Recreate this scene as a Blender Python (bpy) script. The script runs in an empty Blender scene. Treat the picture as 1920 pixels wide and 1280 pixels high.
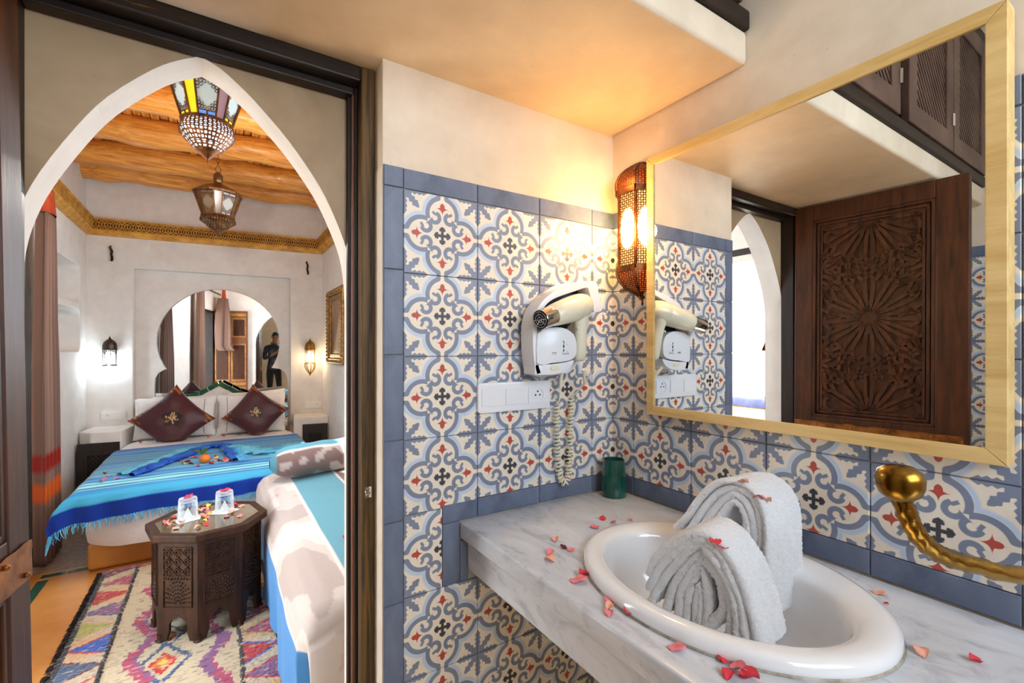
import bpy, bmesh, math, random
from mathutils import Vector, Matrix, noise
from mathutils.geometry import tessellate_polygon
from mathutils.bvhtree import BVHTree
random.seed(7)
PI = math.pi
C = bpy.context.scene.collection
sc = bpy.context.scene

# ------------------------------------------------------------------ camera, world, lights, exposure
FPX, PCX, PCY, YAW = 864.0, 960.0, 656.5, 0.5703
CAM = Vector((-1.0687, -1.0678, 1.285))
cam_data = bpy.data.cameras.new('camera')
cam = bpy.data.objects.new('camera', cam_data); C.objects.link(cam)
cam.location = CAM; cam.rotation_euler = (PI/2, 0, -YAW)
cam_data.sensor_width = 36; cam_data.sensor_fit = 'HORIZONTAL'
cam_data.lens = FPX/1920*36; cam_data.shift_y = (PCY-640)/1920; cam_data.clip_start = 0.02
sc.camera = cam
vs = sc.view_settings
vs.view_transform = 'Standard'; vs.look = 'None'; vs.gamma = 1; vs.use_curve_mapping = False
vs.exposure = 0.15
sc.cycles.use_denoising = True
sc.cycles.max_bounces = 10; sc.cycles.diffuse_bounces = 5; sc.cycles.glossy_bounces = 6; sc.cycles.transmission_bounces = 8
sc.cycles.sample_clamp_indirect = 8; sc.cycles.caustics_reflective = False; sc.cycles.caustics_refractive = False
sc.cycles.blur_glossy = 0.5

def S(r, g, b):
    f = lambda c: (c/255/12.92) if c/255 <= 0.04045 else ((c/255+0.055)/1.055)**2.4
    return (f(r), f(g), f(b), 1.0)

w = bpy.data.worlds.new('sky'); sc.world = w; w.use_nodes = True
bg = w.node_tree.nodes['Background']; bg.inputs[0].default_value = (0.78, 0.89, 1.0, 1); bg.inputs[1].default_value = 9.8

def light(name, kind, loc, energy, col, size=0.1, size_y=None, target=None, spread=None):
    d = bpy.data.lights.new(name, kind); d.energy = energy; d.color = col
    o = bpy.data.objects.new(name, d); C.objects.link(o); o.location = loc
    if kind == 'AREA':
        d.shape = 'RECTANGLE'; d.size = size; d.size_y = size_y or size
        if spread: d.spread = spread
    else:
        d.shadow_soft_size = size
    if target is not None:
        o.rotation_euler = (Vector(target)-Vector(loc)).to_track_quat('-Z', 'Y').to_euler()
    return o
sun = bpy.data.lights.new('sun', 'SUN'); sun.energy = 22; sun.color = (1.0, 0.95, 0.88); sun.angle = 0.02
sun_o = bpy.data.objects.new('sun', sun); C.objects.link(sun_o); sun_o.location = (-5, -4, 8); sun_o.rotation_euler = Vector((-0.25, 0.50, -0.82)).to_track_quat('-Z', 'Y').to_euler()
# daylight: the sky itself comes in through the bathroom window, the open doorway and an unseen opening added to brighten the bedroom; portals help to sample it
for nm, loc, sx, sy, tg in (('bathroom_window_portal', (-0.60, -1.99, 1.92), 1.16, 1.06, (-0.60, 0, 1.92)), ('doorway_portal', (-2.03, 0.78, 0.99), 0.88, 1.95, (0, 0.78, 0.99)),
                            ('bedroom_window_portal', (-0.03, 1.85, 1.72), 1.3, 0.95, (-2, 1.85, 1.72))):
    light(nm, 'AREA', loc, 1, (1, 1, 1), sx, sy, tg).data.cycles.is_portal = True

# ------------------------------------------------------------------ pixel -> point helpers (used to measure positions on real planes)
def ray(px, py):
    X = (px-PCX)/FPX; Y = (PCY-py)/FPX; s, c = math.sin(YAW), math.cos(YAW)
    return Vector((X*c+s, -X*s+c, Y))
def at_z(px, py, z):
    r = ray(px, py); return CAM + r*((z-CAM.z)/r.z)
def at_y(px, py, y):
    r = ray(px, py); return CAM + r*((y-CAM.y)/r.y)
def at_x(px, py, x):
    r = ray(px, py); return CAM + r*((x-CAM.x)/r.x)
FA = Vector((-2.04, 4.41, 0)); _t = -math.radians(6.3)
FU = Vector((math.cos(_t), math.sin(_t), 0)); FN = Vector((FU.y, -FU.x, 0))
def FW(s, off, z):                      # point by the headboard wall: along, out into the room, up
    return FA + FU*s + FN*off + Vector((0, 0, z))
FM = Matrix(((FU.x, FN.x, 0, FA.x), (FU.y, FN.y, 0, FA.y), (0, 0, 1, 0), (0, 0, 0, 1)))   # local (s, off, z) -> world
def on_far(px, py, off):
    r = ray(px, py); p0 = FA+FN*off; t = (p0-CAM).dot(FN)/r.dot(FN); return CAM + r*t

# ------------------------------------------------------------------ materials
class X:                                 # tiny expression compiler for Math nodes
    nt = None
    def __init__(s, v): s.v = v
    @staticmethod
    def m(op, *a, clamp=False):
        n = X.nt.nodes.new('ShaderNodeMath'); n.operation = op; n.use_clamp = clamp
        for i, q in enumerate(a):
            q = q.v if isinstance(q, X) else q
            if isinstance(q, (int, float)): n.inputs[i].default_value = q
            else: X.nt.links.new(q, n.inputs[i])
        return X(n.outputs[0])
    def __add__(s, o): return X.m('ADD', s, o)
    def __radd__(s, o): return X.m('ADD', o, s)
    def __sub__(s, o): return X.m('SUBTRACT', s, o)
    def __rsub__(s, o): return X.m('SUBTRACT', o, s)
    def __mul__(s, o): return X.m('MULTIPLY', s, o)
    def __rmul__(s, o): return X.m('MULTIPLY', o, s)
    def __truediv__(s, o): return X.m('DIVIDE', s, o)
    def __neg__(s): return X.m('MULTIPLY', s, -1.0)
xabs = lambda a: X.m('ABSOLUTE', a)
xmin = lambda a, b: X.m('MINIMUM', a, b)
xmax = lambda a, b: X.m('MAXIMUM', a, b)
xsmin = lambda a, b, k: X.m('SMOOTH_MIN', a, b, k)
xlen = lambda a, b: X.m('SQRT', a*a+b*b)
xstep = lambda d, k=160: X.m('MULTIPLY_ADD', d, -float(k), 0.5, clamp=True)      # 1 inside (d<0)

def node(nt, typ, **kw):
    n = nt.nodes.new(typ)
    for k, v in kw.items(): setattr(n, k, v)
    return n
def mixc(nt, fac, a, b, blend='MIX'):
    n = nt.nodes.new('ShaderNodeMix'); n.data_type = 'RGBA'; n.blend_type = blend
    for sock, v in ((n.inputs[0], fac), (n.inputs[6], a), (n.inputs[7], b)):
        v = v.v if isinstance(v, X) else v
        if isinstance(v, (int, float)): sock.default_value = v
        elif isinstance(v, tuple): sock.default_value = v
        else: nt.links.new(v, sock)
    return n.outputs[2]
def base_mat(name):
    m = bpy.data.materials.new(name); m.use_nodes = True; nt = m.node_tree
    return m, nt, nt.nodes['Principled BSDF']
def tex(nt, scale, detail=4, rough=0.55, stretch=None, coord='Object', dist=0.0):
    tc = node(nt, 'ShaderNodeTexCoord'); out = tc.outputs[coord]
    if stretch:
        mp = node(nt, 'ShaderNodeMapping'); mp.inputs['Scale'].default_value = stretch
        nt.links.new(out, mp.inputs[0]); out = mp.outputs[0]
    n = node(nt, 'ShaderNodeTexNoise'); n.inputs['Scale'].default_value = scale
    n.inputs['Detail'].default_value = detail; n.inputs['Roughness'].default_value = rough; n.inputs['Distortion'].default_value = dist
    nt.links.new(out, n.inputs['Vector']); return n.outputs[0]
def ramp(nt, fac, stops, interp='LINEAR'):
    r = node(nt, 'ShaderNodeValToRGB'); cr = r.color_ramp; cr.interpolation = interp
    while len(cr.elements) < len(stops): cr.elements.new(0.5)
    for e, (p, c) in zip(cr.elements, stops): e.position = p; e.color = c
    nt.links.new(fac, r.inputs[0]); return r.outputs[0]
def bump(nt, b, h, strength, dist=0.002, prev=None):
    n = node(nt, 'ShaderNodeBump'); n.inputs['Strength'].default_value = strength; n.inputs['Distance'].default_value = dist
    nt.links.new(h, n.inputs['Height'])
    if prev: nt.links.new(prev, n.inputs['Normal'])
    nt.links.new(n.outputs[0], b.inputs['Normal']); return n.outputs[0]
def mat(name, c1, c2=None, rough=0.5, metal=0.0, scale=6, stretch=None, bs=0.0, bscale=60, bdist=0.002, spec=0.5, trans=0, ior=1.45,
        coat=0, emis=None, estr=0, sheen=0, dist=0.0, lo=0.35, hi=0.65, sub=0):
    m, nt, b = base_mat(name)
    b.inputs['Roughness'].default_value = rough; b.inputs['Metallic'].default_value = metal
    b.inputs['Specular IOR Level'].default_value = spec; b.inputs['IOR'].default_value = ior
    b.inputs['Transmission Weight'].default_value = trans; b.inputs['Coat Weight'].default_value = coat; b.inputs['Coat Roughness'].default_value = 0.08
    b.inputs['Sheen Weight'].default_value = sheen
    if sub:
        b.inputs['Subsurface Weight'].default_value = sub; b.inputs['Subsurface Scale'].default_value = 0.01
    if c2: nt.links.new(ramp(nt, tex(nt, scale, 5, 0.6, stretch, dist=dist), [(lo, c1), (hi, c2)]), b.inputs['Base Color'])
    else: b.inputs['Base Color'].default_value = c1
    if bs: bump(nt, b, tex(nt, bscale, 6, 0.65, stretch), bs, bdist)
    if emis: b.inputs['Emission Color'].default_value = emis; b.inputs['Emission Strength'].default_value = estr
    return m
def attr_mat(name, rough=0.85, bs=0.3, bscale=400, bdist=0.001, sheen=0.2, spec=0.2):
    m, nt, b = base_mat(name)
    a = node(nt, 'ShaderNodeAttribute', attribute_name='col'); nt.links.new(a.outputs['Color'], b.inputs['Base Color'])
    b.inputs['Roughness'].default_value = rough; b.inputs['Sheen Weight'].default_value = sheen; b.inputs['Specular IOR Level'].default_value = spec
    bump(nt, b, tex(nt, bscale, 4, 0.6), bs, bdist); return m

def tile_mat():
    m, nt, b = base_mat('encaustic_tile'); X.nt = nt
    uv = node(nt, 'ShaderNodeUVMap'); sp = node(nt, 'ShaderNodeSeparateXYZ'); nt.links.new(uv.outputs[0], sp.inputs[0])
    x = xabs(X(sp.outputs[0])-0.5); y = xabs(X(sp.outputs[1])-0.5)
    a = xmax(x, y); bb = xmin(x, y)
    lob = xlen(a-0.265, bb)
    d1 = xsmin(lob-0.226, xmax(bb-0.072, 0.40-a), 0.05)
    d2 = xsmin(lob-0.170, xmax(bb-0.024, 0.40-a), 0.05)
    ring = xmax(xmax(d1, -d2), 0.196-a)
    va, vb = a-0.214, bb-0.099
    vol = xabs(xlen(va, vb)-0.060)-0.0255
    cut = (va*0.66+vb*0.75)-0.030
    vol = xmax(vol, cut)
    tip = xabs(a-0.268)/0.030+xabs(bb-0.108-(a-0.268)*0.55)/0.034-1.0
    grey = xmin(xmin(ring, vol), tip*0.02)
    q1, q2 = 0.5-a, 0.5-bb
    pp = X.m('PINGPONG', q2+0.012, 0.030)
    arm1 = xmax(q1-xmin(0.027+0.66*pp, (0.310-q2)*0.7), q2-0.300)
    s, t = (q1+q2)*0.7071, xabs(q2-q1)*0.7071
    pp2 = X.m('PINGPONG', s+0.004, 0.030)
    arm2 = xmax(t-xmin(0.027+0.72*pp2, (0.285-s)*0.7), s-0.275)
    arms = xmin(arm1, arm2)
    sq = lambda v: X.m('SQRT', v)
    red = xmin(xlen((a-0.356)/0.046, bb/0.031)-1.0, sq(xabs(a-0.333)/0.090)+sq(bb/0.092)-1.0)
    cr = xmin(xmax(bb-0.0185, a-0.085), xmin((xabs(a-0.088)/0.027+bb/0.042-1.0)*0.02, xlen(a-0.068, bb-0.028)-0.015))
    out = xstep(0.2-a, 400)
    halo = X.m('MULTIPLY_ADD', xabs(d1-0.022), -40.0, 1.35, clamp=True)*out
    n1 = tex(nt, 3, 4); n2 = tex(nt, 40, 5); ri = node(nt, 'ShaderNodeObjectInfo').outputs['Random']
    cream = ramp(nt, n1, [(0.3, S(222, 209, 190)), (0.7, S(236, 226, 210))])
    col = mixc(nt, halo*0.9, cream, S(176, 197, 224))
    blue = ramp(nt, n1, [(0.3, S(108, 116, 137)), (0.7, S(136, 145, 166))])
    col = mixc(nt, xstep(xmin(grey, arms)), col, blue)
    col = mixc(nt, xstep(red, 12), col, S(178, 72, 58))
    col = mixc(nt, xstep(cr), col, S(58, 58, 66))
    v = X.m('MULTIPLY_ADD', X(n2), 0.22, 0.89); v = v*X.m('MULTIPLY_ADD', X(ri), 0.06, 0.97)
    gray = node(nt, 'ShaderNodeCombineColor')
    for i in range(3): nt.links.new(v.v, gray.inputs[i])
    col = mixc(nt, 1.0, col, gray.outputs[0], 'MULTIPLY')
    nt.links.new(col, b.inputs['Base Color'])
    b.inputs['Roughness'].default_value = 0.42; bump(nt, b, n2, 0.06, 0.001)
    return m
def plaster_mat(name, c1, c2, c3, rough=0.6, bs=0.25, scale=2.2):
    m, nt, b = base_mat(name)
    n = tex(nt, scale, 6, 0.62, dist=0.6); n2 = tex(nt, 11, 5, 0.6)
    col = ramp(nt, n, [(0.30, c1), (0.52, c2), (0.72, c3)])
    g = ramp(nt, n2, [(0.3, (0.90, 0.90, 0.90, 1)), (0.7, (1, 1, 1, 1))])
    col = mixc(nt, 1.0, col, g, 'MULTIPLY')
    vo = node(nt, 'ShaderNodeTexVoronoi'); vo.inputs['Scale'].default_value = 21; vo.inputs['Randomness'].default_value = 1
    tc = node(nt, 'ShaderNodeTexCoord'); nt.links.new(tc.outputs['Object'], vo.inputs['Vector'])
    pit = ramp(nt, vo.outputs['Distance'], [(0.0, (0.35, 0.28, 0.2, 1)), (0.055, (1, 1, 1, 1))])
    col = mixc(nt, 0.5, col, mixc(nt, 1.0, col, pit, 'MULTIPLY'))
    nt.links.new(col, b.inputs['Base Color']); b.inputs['Roughness'].default_value = rough
    bump(nt, b, tex(nt, 22, 8, 0.7), bs, 0.003); return m
def marble_mat():
    m, nt, b = base_mat('grey_veined_marble')
    n = tex(nt, 5.0, 9, 0.7, (1.0, 0.5, 1), dist=2.2); n2 = tex(nt, 14, 7, 0.65, (1, 0.6, 1), dist=1.5)
    a = ramp(nt, n, [(0.30, S(160, 165, 175)), (0.44, S(198, 203, 212)), (0.70, S(216, 220, 227))])
    g = ramp(nt, n2, [(0.34, (0.72, 0.72, 0.75, 1)), (0.46, (1, 1, 1, 1))])
    col = mixc(nt, 0.8, a, mixc(nt, 1.0, a, g, 'MULTIPLY'))
    nt.links.new(col, b.inputs['Base Color']); b.inputs['Roughness'].default_value = 0.22
    return m
def wood_mat(name, c1, c2, stretch, rough=0.45, scale=4, bs=0.25, spec=0.5, coat=0, wear=None):
    m, nt, b = base_mat(name)
    n = tex(nt, scale, 8, 0.65, stretch, dist=0.4)
    stops = [(0.32, c1), (0.62, c2)]+([(0.66, c2), (0.70, wear)] if wear else [])
    nt.links.new(ramp(nt, n, stops), b.inputs['Base Color'])
    b.inputs['Roughness'].default_value = rough; b.inputs['Specular IOR Level'].default_value = spec; b.inputs['Coat Weight'].default_value = coat
    bump(nt, b, n, bs, 0.002); return m

M = {}
M['tile'] = tile_mat()
M['blue_tile'] = mat('blue_border_tile', S(84, 94, 116), S(114, 125, 148), rough=0.42, scale=7, bs=0.1, bscale=30, dist=0.6)
M['grout'] = mat('grout', S(176, 170, 160), S(150, 144, 134), rough=0.9, scale=30)
M['tadelakt'] = plaster_mat('beige_tadelakt', S(206, 190, 165), S(222, 206, 184), S(232, 218, 198))
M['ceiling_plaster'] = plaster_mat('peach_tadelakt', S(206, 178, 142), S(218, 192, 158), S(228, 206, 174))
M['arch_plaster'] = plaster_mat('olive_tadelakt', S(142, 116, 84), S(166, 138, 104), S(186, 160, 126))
M['white_plaster'] = plaster_mat('white_plaster', S(226, 220, 214), S(233, 228, 222), S(238, 234, 229), rough=0.8, bs=0.12)
M['white_paint'] = mat('white_paint', S(228, 216, 198), S(240, 232, 220), rough=0.6, scale=8, bs=0.2, bscale=20)
M['darkwood'] = wood_mat('dark_worn_wood', S(14, 9, 7), S(38, 24, 15), (30, 30, 2), rough=0.5, scale=2.0, spec=0.3, wear=S(120, 84, 40))
M['darkwood_h'] = wood_mat('dark_worn_wood_across', S(14, 9, 7), S(38, 24, 15), (2, 30, 30), rough=0.42, scale=2.0, spec=0.35, wear=S(112, 78, 36))
M['jamb_edge'] = wood_mat('gold_worn_jamb', S(22, 14, 8), S(104, 76, 36), (60, 60, 2.5), rough=0.55, spec=0.3, scale=1.6)
M['redwood'] = wood_mat('red_brown_wood', S(92, 48, 28), S(140, 82, 52), (40, 40, 2), rough=0.5, scale=2)
M['doorwood'] = wood_mat('carved_door_wood', S(34, 17, 9), S(78, 40, 18), (18, 18, 2), rough=0.46, scale=2.4, spec=0.3)
M['copper'] = mat('hammered_copper', S(104, 60, 26), S(170, 108, 50), rough=0.42, metal=0.75, scale=20, bs=0.5, bscale=40)
M['marble'] = marble_mat()
M['ceramic'] = mat('white_ceramic', S(236, 236, 238), rough=0.07, coat=0.5)
M['terry'] = mat('white_terry', S(236, 237, 240), S(248, 248, 250), rough=0.95, scale=220, bs=0.9, bscale=420, bdist=0.004, sheen=0.5, spec=0.1)
M['chrome'] = mat('chrome', S(215, 215, 218), rough=0.07, metal=1)
M['frame_wood'] = wood_mat('pale_frame_wood', S(196, 158, 92), S(222, 190, 128), (14, 1.6, 14), rough=0.5, scale=2.5, bs=0.08)
M['mirror'] = mat('mirror_glass', (0.93, 0.95, 0.95, 1), rough=0.0, metal=1)
M['white_plastic'] = mat('white_plastic', S(226, 227, 232), rough=0.28, coat=0.2)
M['cream_plastic'] = mat('cream_plastic', S(224, 219, 196), rough=0.25, coat=0.3)
M['black'] = mat('black_plastic', S(16, 16, 18), rough=0.4)
M['print_grey'] = mat('grey_print', S(120, 122, 130), rough=0.5)
M['yellow_patch'] = mat('aged_yellow_patch', S(226, 218, 180), rough=0.3)
M['green_glaze'] = mat('green_glaze', S(3, 50, 42), S(9, 86, 72), rough=0.1, scale=9, coat=0.6)
M['rim_brown'] = mat('burnt_rim', S(60, 34, 20), rough=0.3)
M['brass'] = mat('polished_brass', S(128, 94, 32), S(168, 128, 56), rough=0.26, metal=1, scale=14)
M['iron_bronze'] = mat('bronzed_iron', S(70, 38, 16), S(120, 70, 28), rough=0.45, metal=0.75, scale=40, bs=0.2)
M['lamp_glass'] = mat('lit_frosted_glass', S(255, 225, 160), rough=0.5, emis=(1.0, 0.70, 0.28, 1), estr=9)
M['amber_glass'] = mat('amber_glass_lit', S(200, 60, 20), rough=0.4, emis=(1.0, 0.20, 0.04, 1), estr=0.6)
M['petal_red'] = mat('red_petal', S(196, 34, 52), S(226, 70, 84), rough=0.7, scale=80, sub=0.1)
M['petal_pink'] = mat('pink_petal', S(214, 84, 106), S(240, 160, 160), rough=0.7, scale=70, sub=0.1)
M['petal_peach'] = mat('peach_petal', S(222, 140, 116), S(238, 190, 168), rough=0.75, scale=70, sub=0.1)
M['petal_dark'] = mat('dark_petal', S(66, 16, 28), S(104, 30, 42), rough=0.7, scale=70)
M['petal_yellow'] = mat('yellow_petal', S(228, 190, 40), S(244, 220, 110), rough=0.7, scale=60)
PET = ['petal_red', 'petal_pink', 'petal_peach', 'petal_dark']

# ------------------------------------------------------------------ mesh builder
class MB:
    def __init__(s): s.v = []; s.f = []; s.m = []; s.uv = {}; s.T = Matrix.Identity(4); s.mi = 0
    def _add(s, pts, faces):
        o = len(s.v)
        for p in pts: s.v.append(s.T @ Vector(p))
        for f in faces: s.f.append(tuple(i+o for i in f)); s.m.append(s.mi)
        return o
    def box(s, lo, hi):
        x0, y0, z0 = lo; x1, y1, z1 = hi
        s._add([(x0, y0, z0), (x1, y0, z0), (x1, y1, z0), (x0, y1, z0), (x0, y0, z1), (x1, y0, z1), (x1, y1, z1), (x0, y1, z1)],
               [(0, 3, 2, 1), (4, 5, 6, 7), (0, 1, 5, 4), (1, 2, 6, 5), (2, 3, 7, 6), (3, 0, 4, 7)]); return s
    def bar(s, p0, p1, w, d, up=(0, 0, 1)):       # rectangular bar from p0 to p1, width w across, depth d along 'up'
        p0, p1 = Vector(p0), Vector(p1); t = (p1-p0).normalized(); u = Vector(up)
        a = t.cross(u).normalized()*(w/2); u = a.cross(t).normalized()*(d/2)
        q = [p0-a-u, p0+a-u, p0+a+u, p0-a+u, p1-a-u, p1+a-u, p1+a+u, p1-a+u]
        s._add(q, [(0, 1, 2, 3), (7, 6, 5, 4), (0, 4, 5, 1), (1, 5, 6, 2), (2, 6, 7, 3), (3, 7, 4, 0)]); return s
    def lathe(s, prof, n=24, c=(0, 0, 0), sx=1, sy=1, phase=0, a0=0, a1=2*PI, capb=True, capt=True):
        full = abs(a1-a0-2*PI) < 1e-6; k = n if full else n+1; pts = []
        for r, z in prof:
            for i in range(k):
                t = phase+a0+(a1-a0)*i/n; pts.append((c[0]+r*sx*math.cos(t), c[1]+r*sy*math.sin(t), c[2]+z))
        fs = []
        for j in range(len(prof)-1):
            for i in range(n):
                i2 = (i+1) % k if full else i+1
                fs.append((j*k+i, j*k+i2, (j+1)*k+i2, (j+1)*k+i))
        if full and capb and prof[0][0] > 1e-5: fs.append(tuple(range(k-1, -1, -1)))
        if full and capt and prof[-1][0] > 1e-5: fs.append(tuple((len(prof)-1)*k+i for i in range(k)))
        s._add(pts, fs); return s
    def tube(s, pts, r, n=8, cap=True, flat=1.0, up=None):
        pts = [Vector(p) for p in pts]; N = len(pts); rr = r if isinstance(r, (list, tuple)) else [r]*N
        t0 = (pts[1]-pts[0]).normalized(); ref = Vector(up) if up else (Vector((0, 0, 1)) if abs(t0.z) < 0.9 else Vector((1, 0, 0)))
        a = t0.cross(ref).normalized(); out = []
        for i, p in enumerate(pts):
            t = (pts[min(i+1, N-1)]-pts[max(i-1, 0)]).normalized()
            a = (a-t*a.dot(t)).normalized(); b = t.cross(a)
            for k in range(n):
                th = 2*PI*k/n; out.append(p+a*(math.cos(th)*rr[i])+b*(math.sin(th)*rr[i]*flat))
        fs = [(j*n+k, j*n+(k+1) % n, (j+1)*n+(k+1) % n, (j+1)*n+k) for j in range(N-1) for k in range(n)]
        if cap: fs += [tuple(range(n-1, -1, -1)), tuple((N-1)*n+k for k in range(n))]
        s._add(out, fs); return s
    def ball(s, c, r, n=12, sx=1, sy=1, sz=1):
        k = n//2; prof = [(r*math.sin(PI*j/k), -r*sz*math.cos(PI*j/k)) for j in range(k+1)]
        prof[0] = (1e-4*r, prof[0][1]); prof[-1] = (1e-4*r, prof[-1][1]); return s.lathe(prof, n, c, sx, sy)
    def grid(s, fn, nu, nv, close=False):
        pts = [fn(i/nu, j/nv) for j in range(nv+1) for i in range(nu+1)]; k = nu+1
        s._add(pts, [(j*k+i, j*k+i+1, (j+1)*k+i+1, (j+1)*k+i) for j in range(nv) for i in range(nu)]); return s
    def plate(s, outer, holes, d0, d1, F):        # flat plate with holes; F(u, v, d) -> point
        loops = [outer]+list(holes); flat = [p for l in loops for p in l]
        tr = tessellate_polygon([[Vector((p[0], p[1], 0)) for p in l] for l in loops]); n = len(flat)
        pts = [F(p[0], p[1], d0) for p in flat]+[F(p[0], p[1], d1) for p in flat]
        fs = [tuple(t) for t in tr]+[tuple(i+n for i in reversed(t)) for t in tr]; o = 0
        for l in loops:
            k = len(l)
            for i in range(k):
                j = (i+1) % k; fs.append((o+i, o+j, o+j+n, o+i+n))
            o += k
        s._add(pts, fs); return s
    def mesh(s, name, mats, smooth=None, bevel=0, seg=2, fix=True, merge=False, sub=0):
        me = bpy.data.meshes.new(name); me.from_pydata(s.v, [], s.f)
        for m in (mats if isinstance(mats, (list, tuple)) else [mats]): me.materials.append(m)
        me.polygons.foreach_set('material_index', s.m)
        if bevel or fix or merge or sub:
            bm = bmesh.new(); bm.from_mesh(me)
            if merge: bmesh.ops.remove_doubles(bm, verts=bm.verts, dist=1e-5)
            if fix: bmesh.ops.recalc_face_normals(bm, faces=bm.faces)
            if bevel:
                es = [e for e in bm.edges if len(e.link_faces) == 2 and e.calc_face_angle(0) > 0.6]
                bmesh.ops.bevel(bm, geom=es, offset=bevel, segments=seg, profile=0.5, affect='EDGES', clamp_overlap=True)
            bm.to_mesh(me); bm.free()
        if smooth is not None:
            me.polygons.foreach_set('use_smooth', [True]*len(me.polygons)); me.set_sharp_from_angle(angle=math.radians(smooth))
        me.update(); return me

def world_of(o):
    m = o.matrix_basis.copy()
    while o.parent: o = o.parent; m = o.matrix_basis @ m
    return m
def put(name, me, parent=None, world=True):      # link a mesh; world=True: vertices are world coordinates
    o = bpy.data.objects.new(name, me); C.objects.link(o)
    if parent:
        if world: me.transform(world_of(parent).inverted())
        o.parent = parent
    return o
def obj(name, mb, mats, parent=None, world=True, **kw): return put(name, mb.mesh(name, mats, **kw), parent, world)
def tag(o, label, cat, group=None):
    o['label'] = label; o['category'] = cat
    if group: o['group'] = group
    return o
def thing(name, label, cat, loc=(0, 0, 0), rot=(0, 0, 0), group=None):
    o = bpy.data.objects.new(name, None); C.objects.link(o); o.empty_display_size = 0.05
    o.location = loc; o.rotation_euler = rot
    return tag(o, label, cat, group)
def struct(name, mb=None, mats=None, parent=None, **kw):
    if mb is None:
        o = bpy.data.objects.new(name, None); C.objects.link(o)
    else: o = obj(name, mb, mats, parent, **kw)
    if not parent: o['kind'] = 'structure'
    return o
def stuff(o): o['kind'] = 'stuff'; return o
def copy_tree(o, loc=None, rotz=None, label=None, group=None, parent=None):
    c = o.copy(); C.objects.link(c)
    if parent: c.parent = parent
    if loc is not None: c.location = loc
    if rotz is not None: c.rotation_euler.z = rotz
    if label: c['label'] = label
    if group: c['group'] = group
    for ch in list(o.children): copy_tree(ch, parent=c)
    return c
def paint(me, fn):                                # per-vertex colour of the thing itself (dye, weave), and a daylit patch on the day bed
    ca = me.color_attributes.new('col', 'FLOAT_COLOR', 'POINT'); buf = []
    for i, v in enumerate(me.vertices): buf.extend(fn(i, v.co))
    ca.data.foreach_set('color', buf)
def rrect(x0, y0, x1, y1, r, n=5):
    out = []
    for cx, cy, a in ((x1-r, y1-r, 0), (x0+r, y1-r, PI/2), (x0+r, y0+r, PI), (x1-r, y0+r, 1.5*PI)):
        for i in range(n+1): t = a+PI/2*i/n; out.append((cx+r*math.cos(t), cy+r*math.sin(t)))
    return out
def nz(x, y, z=0.0, s=1.0): return noise.noise(Vector((x*s, y*s, z*s)))
FXZ = lambda u, v, d: (u, d, v)                   # plate in the xz plane, depth along y
FYZ = lambda u, v, d: (d, u, v)
FXY = lambda u, v, d: (u, v, d)
# ================================================================== SETTING: bathroom shell
# arch outline (x, z) measured on the arch wall; left foot ... apex ... right foot
ARCH = [(-1.392, 0.0), (-1.392, 1.40), (-1.386, 1.48), (-1.372, 1.546), (-1.346, 1.617), (-1.296, 1.714), (-1.249, 1.787), (-1.18, 1.862), (-1.135, 1.897), (-1.097, 1.918),
        (-1.059, 1.902), (-1.019, 1.872), (-0.985, 1.841), (-0.923, 1.775), (-0.858, 1.685), (-0.819, 1.606), (-0.793, 1.535), (-0.782, 1.47), (-0.779, 1.40), (-0.779, 0.0)]
def smooth_poly(p, keep, n=3):
    out = []
    for i in range(len(p)-1):
        p0, p1, p2, p3 = p[max(i-1, 0)], p[i], p[i+1], p[min(i+2, len(p)-1)]
        if i in keep: p0 = p1
        if i+1 in keep: p3 = p2
        for k in range(n):
            t = k/n
            out.append(tuple(0.5*((2*b)+(-a+c)*t+(2*a-5*b+4*c-d)*t*t+(-a+3*b-3*c+d)*t**3) for a, b, c, d in zip(p0, p1, p2, p3)))
    out.append(p[-1]); return out
AR = [ARCH[0]]+smooth_poly(ARCH[1:-1], {8}, 3)+[ARCH[-1]]

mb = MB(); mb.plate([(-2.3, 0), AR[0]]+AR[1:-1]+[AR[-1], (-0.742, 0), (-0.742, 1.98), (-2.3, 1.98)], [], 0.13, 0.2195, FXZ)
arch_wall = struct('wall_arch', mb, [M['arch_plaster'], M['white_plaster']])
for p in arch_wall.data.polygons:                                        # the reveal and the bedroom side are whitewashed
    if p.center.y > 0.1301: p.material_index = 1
mb = MB(); mb.box((-2.3, 0.13, 1.98), (-0.742, 0.2195, 2.95)); mb.box((-0.742, 0.064, 0), (0.2, 0.2195, 2.95))
struct('wall_bedroom_front', mb, M['white_plaster'])
mb = MB(); mb.box((-0.742, 0.0, 0), (0.0, 0.064, 2.8)); wall_back = struct('wall_back', mb, M['tadelakt'])
mb = MB(); mb.box((0.0, -1.95, 0), (0.15, 0.064, 2.8)); wall_right = struct('wall_right', mb, M['tadelakt'])
mb = MB(); mb.box((-2.2, -1.95, 0), (-2.05, 0.064, 2.8)); mb.box((-2.05, 0.0, 0), (-1.46, 0.064, 2.8)); wall_left = struct('wall_left', mb, M['tadelakt'])
mb = MB(); mb.plate([(-2.2, 0), (0.15, 0), (0.15, 2.8), (-2.2, 2.8)], [[(-1.18, 1.39), (-0.02, 1.39), (-0.02, 2.45), (-1.18, 2.45)]], -2.05, -1.95, FXZ)
struct('wall_front', mb, M['tadelakt'])
mb = MB()
for a, b in (((-1.18, -2.02, 1.39), (-1.14, -1.97, 2.45)), ((-0.06, -2.02, 1.39), (-0.02, -1.97, 2.45)), ((-1.14, -2.02, 1.39), (-0.06, -1.97, 1.43)), ((-1.14, -2.02, 2.41), (-0.06, -1.97, 2.45)), ((-0.615, -2.02, 1.43), (-0.585, -1.97, 2.41))): mb.box(a, b)
struct('window_1', mb, M['darkwood'])
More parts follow.
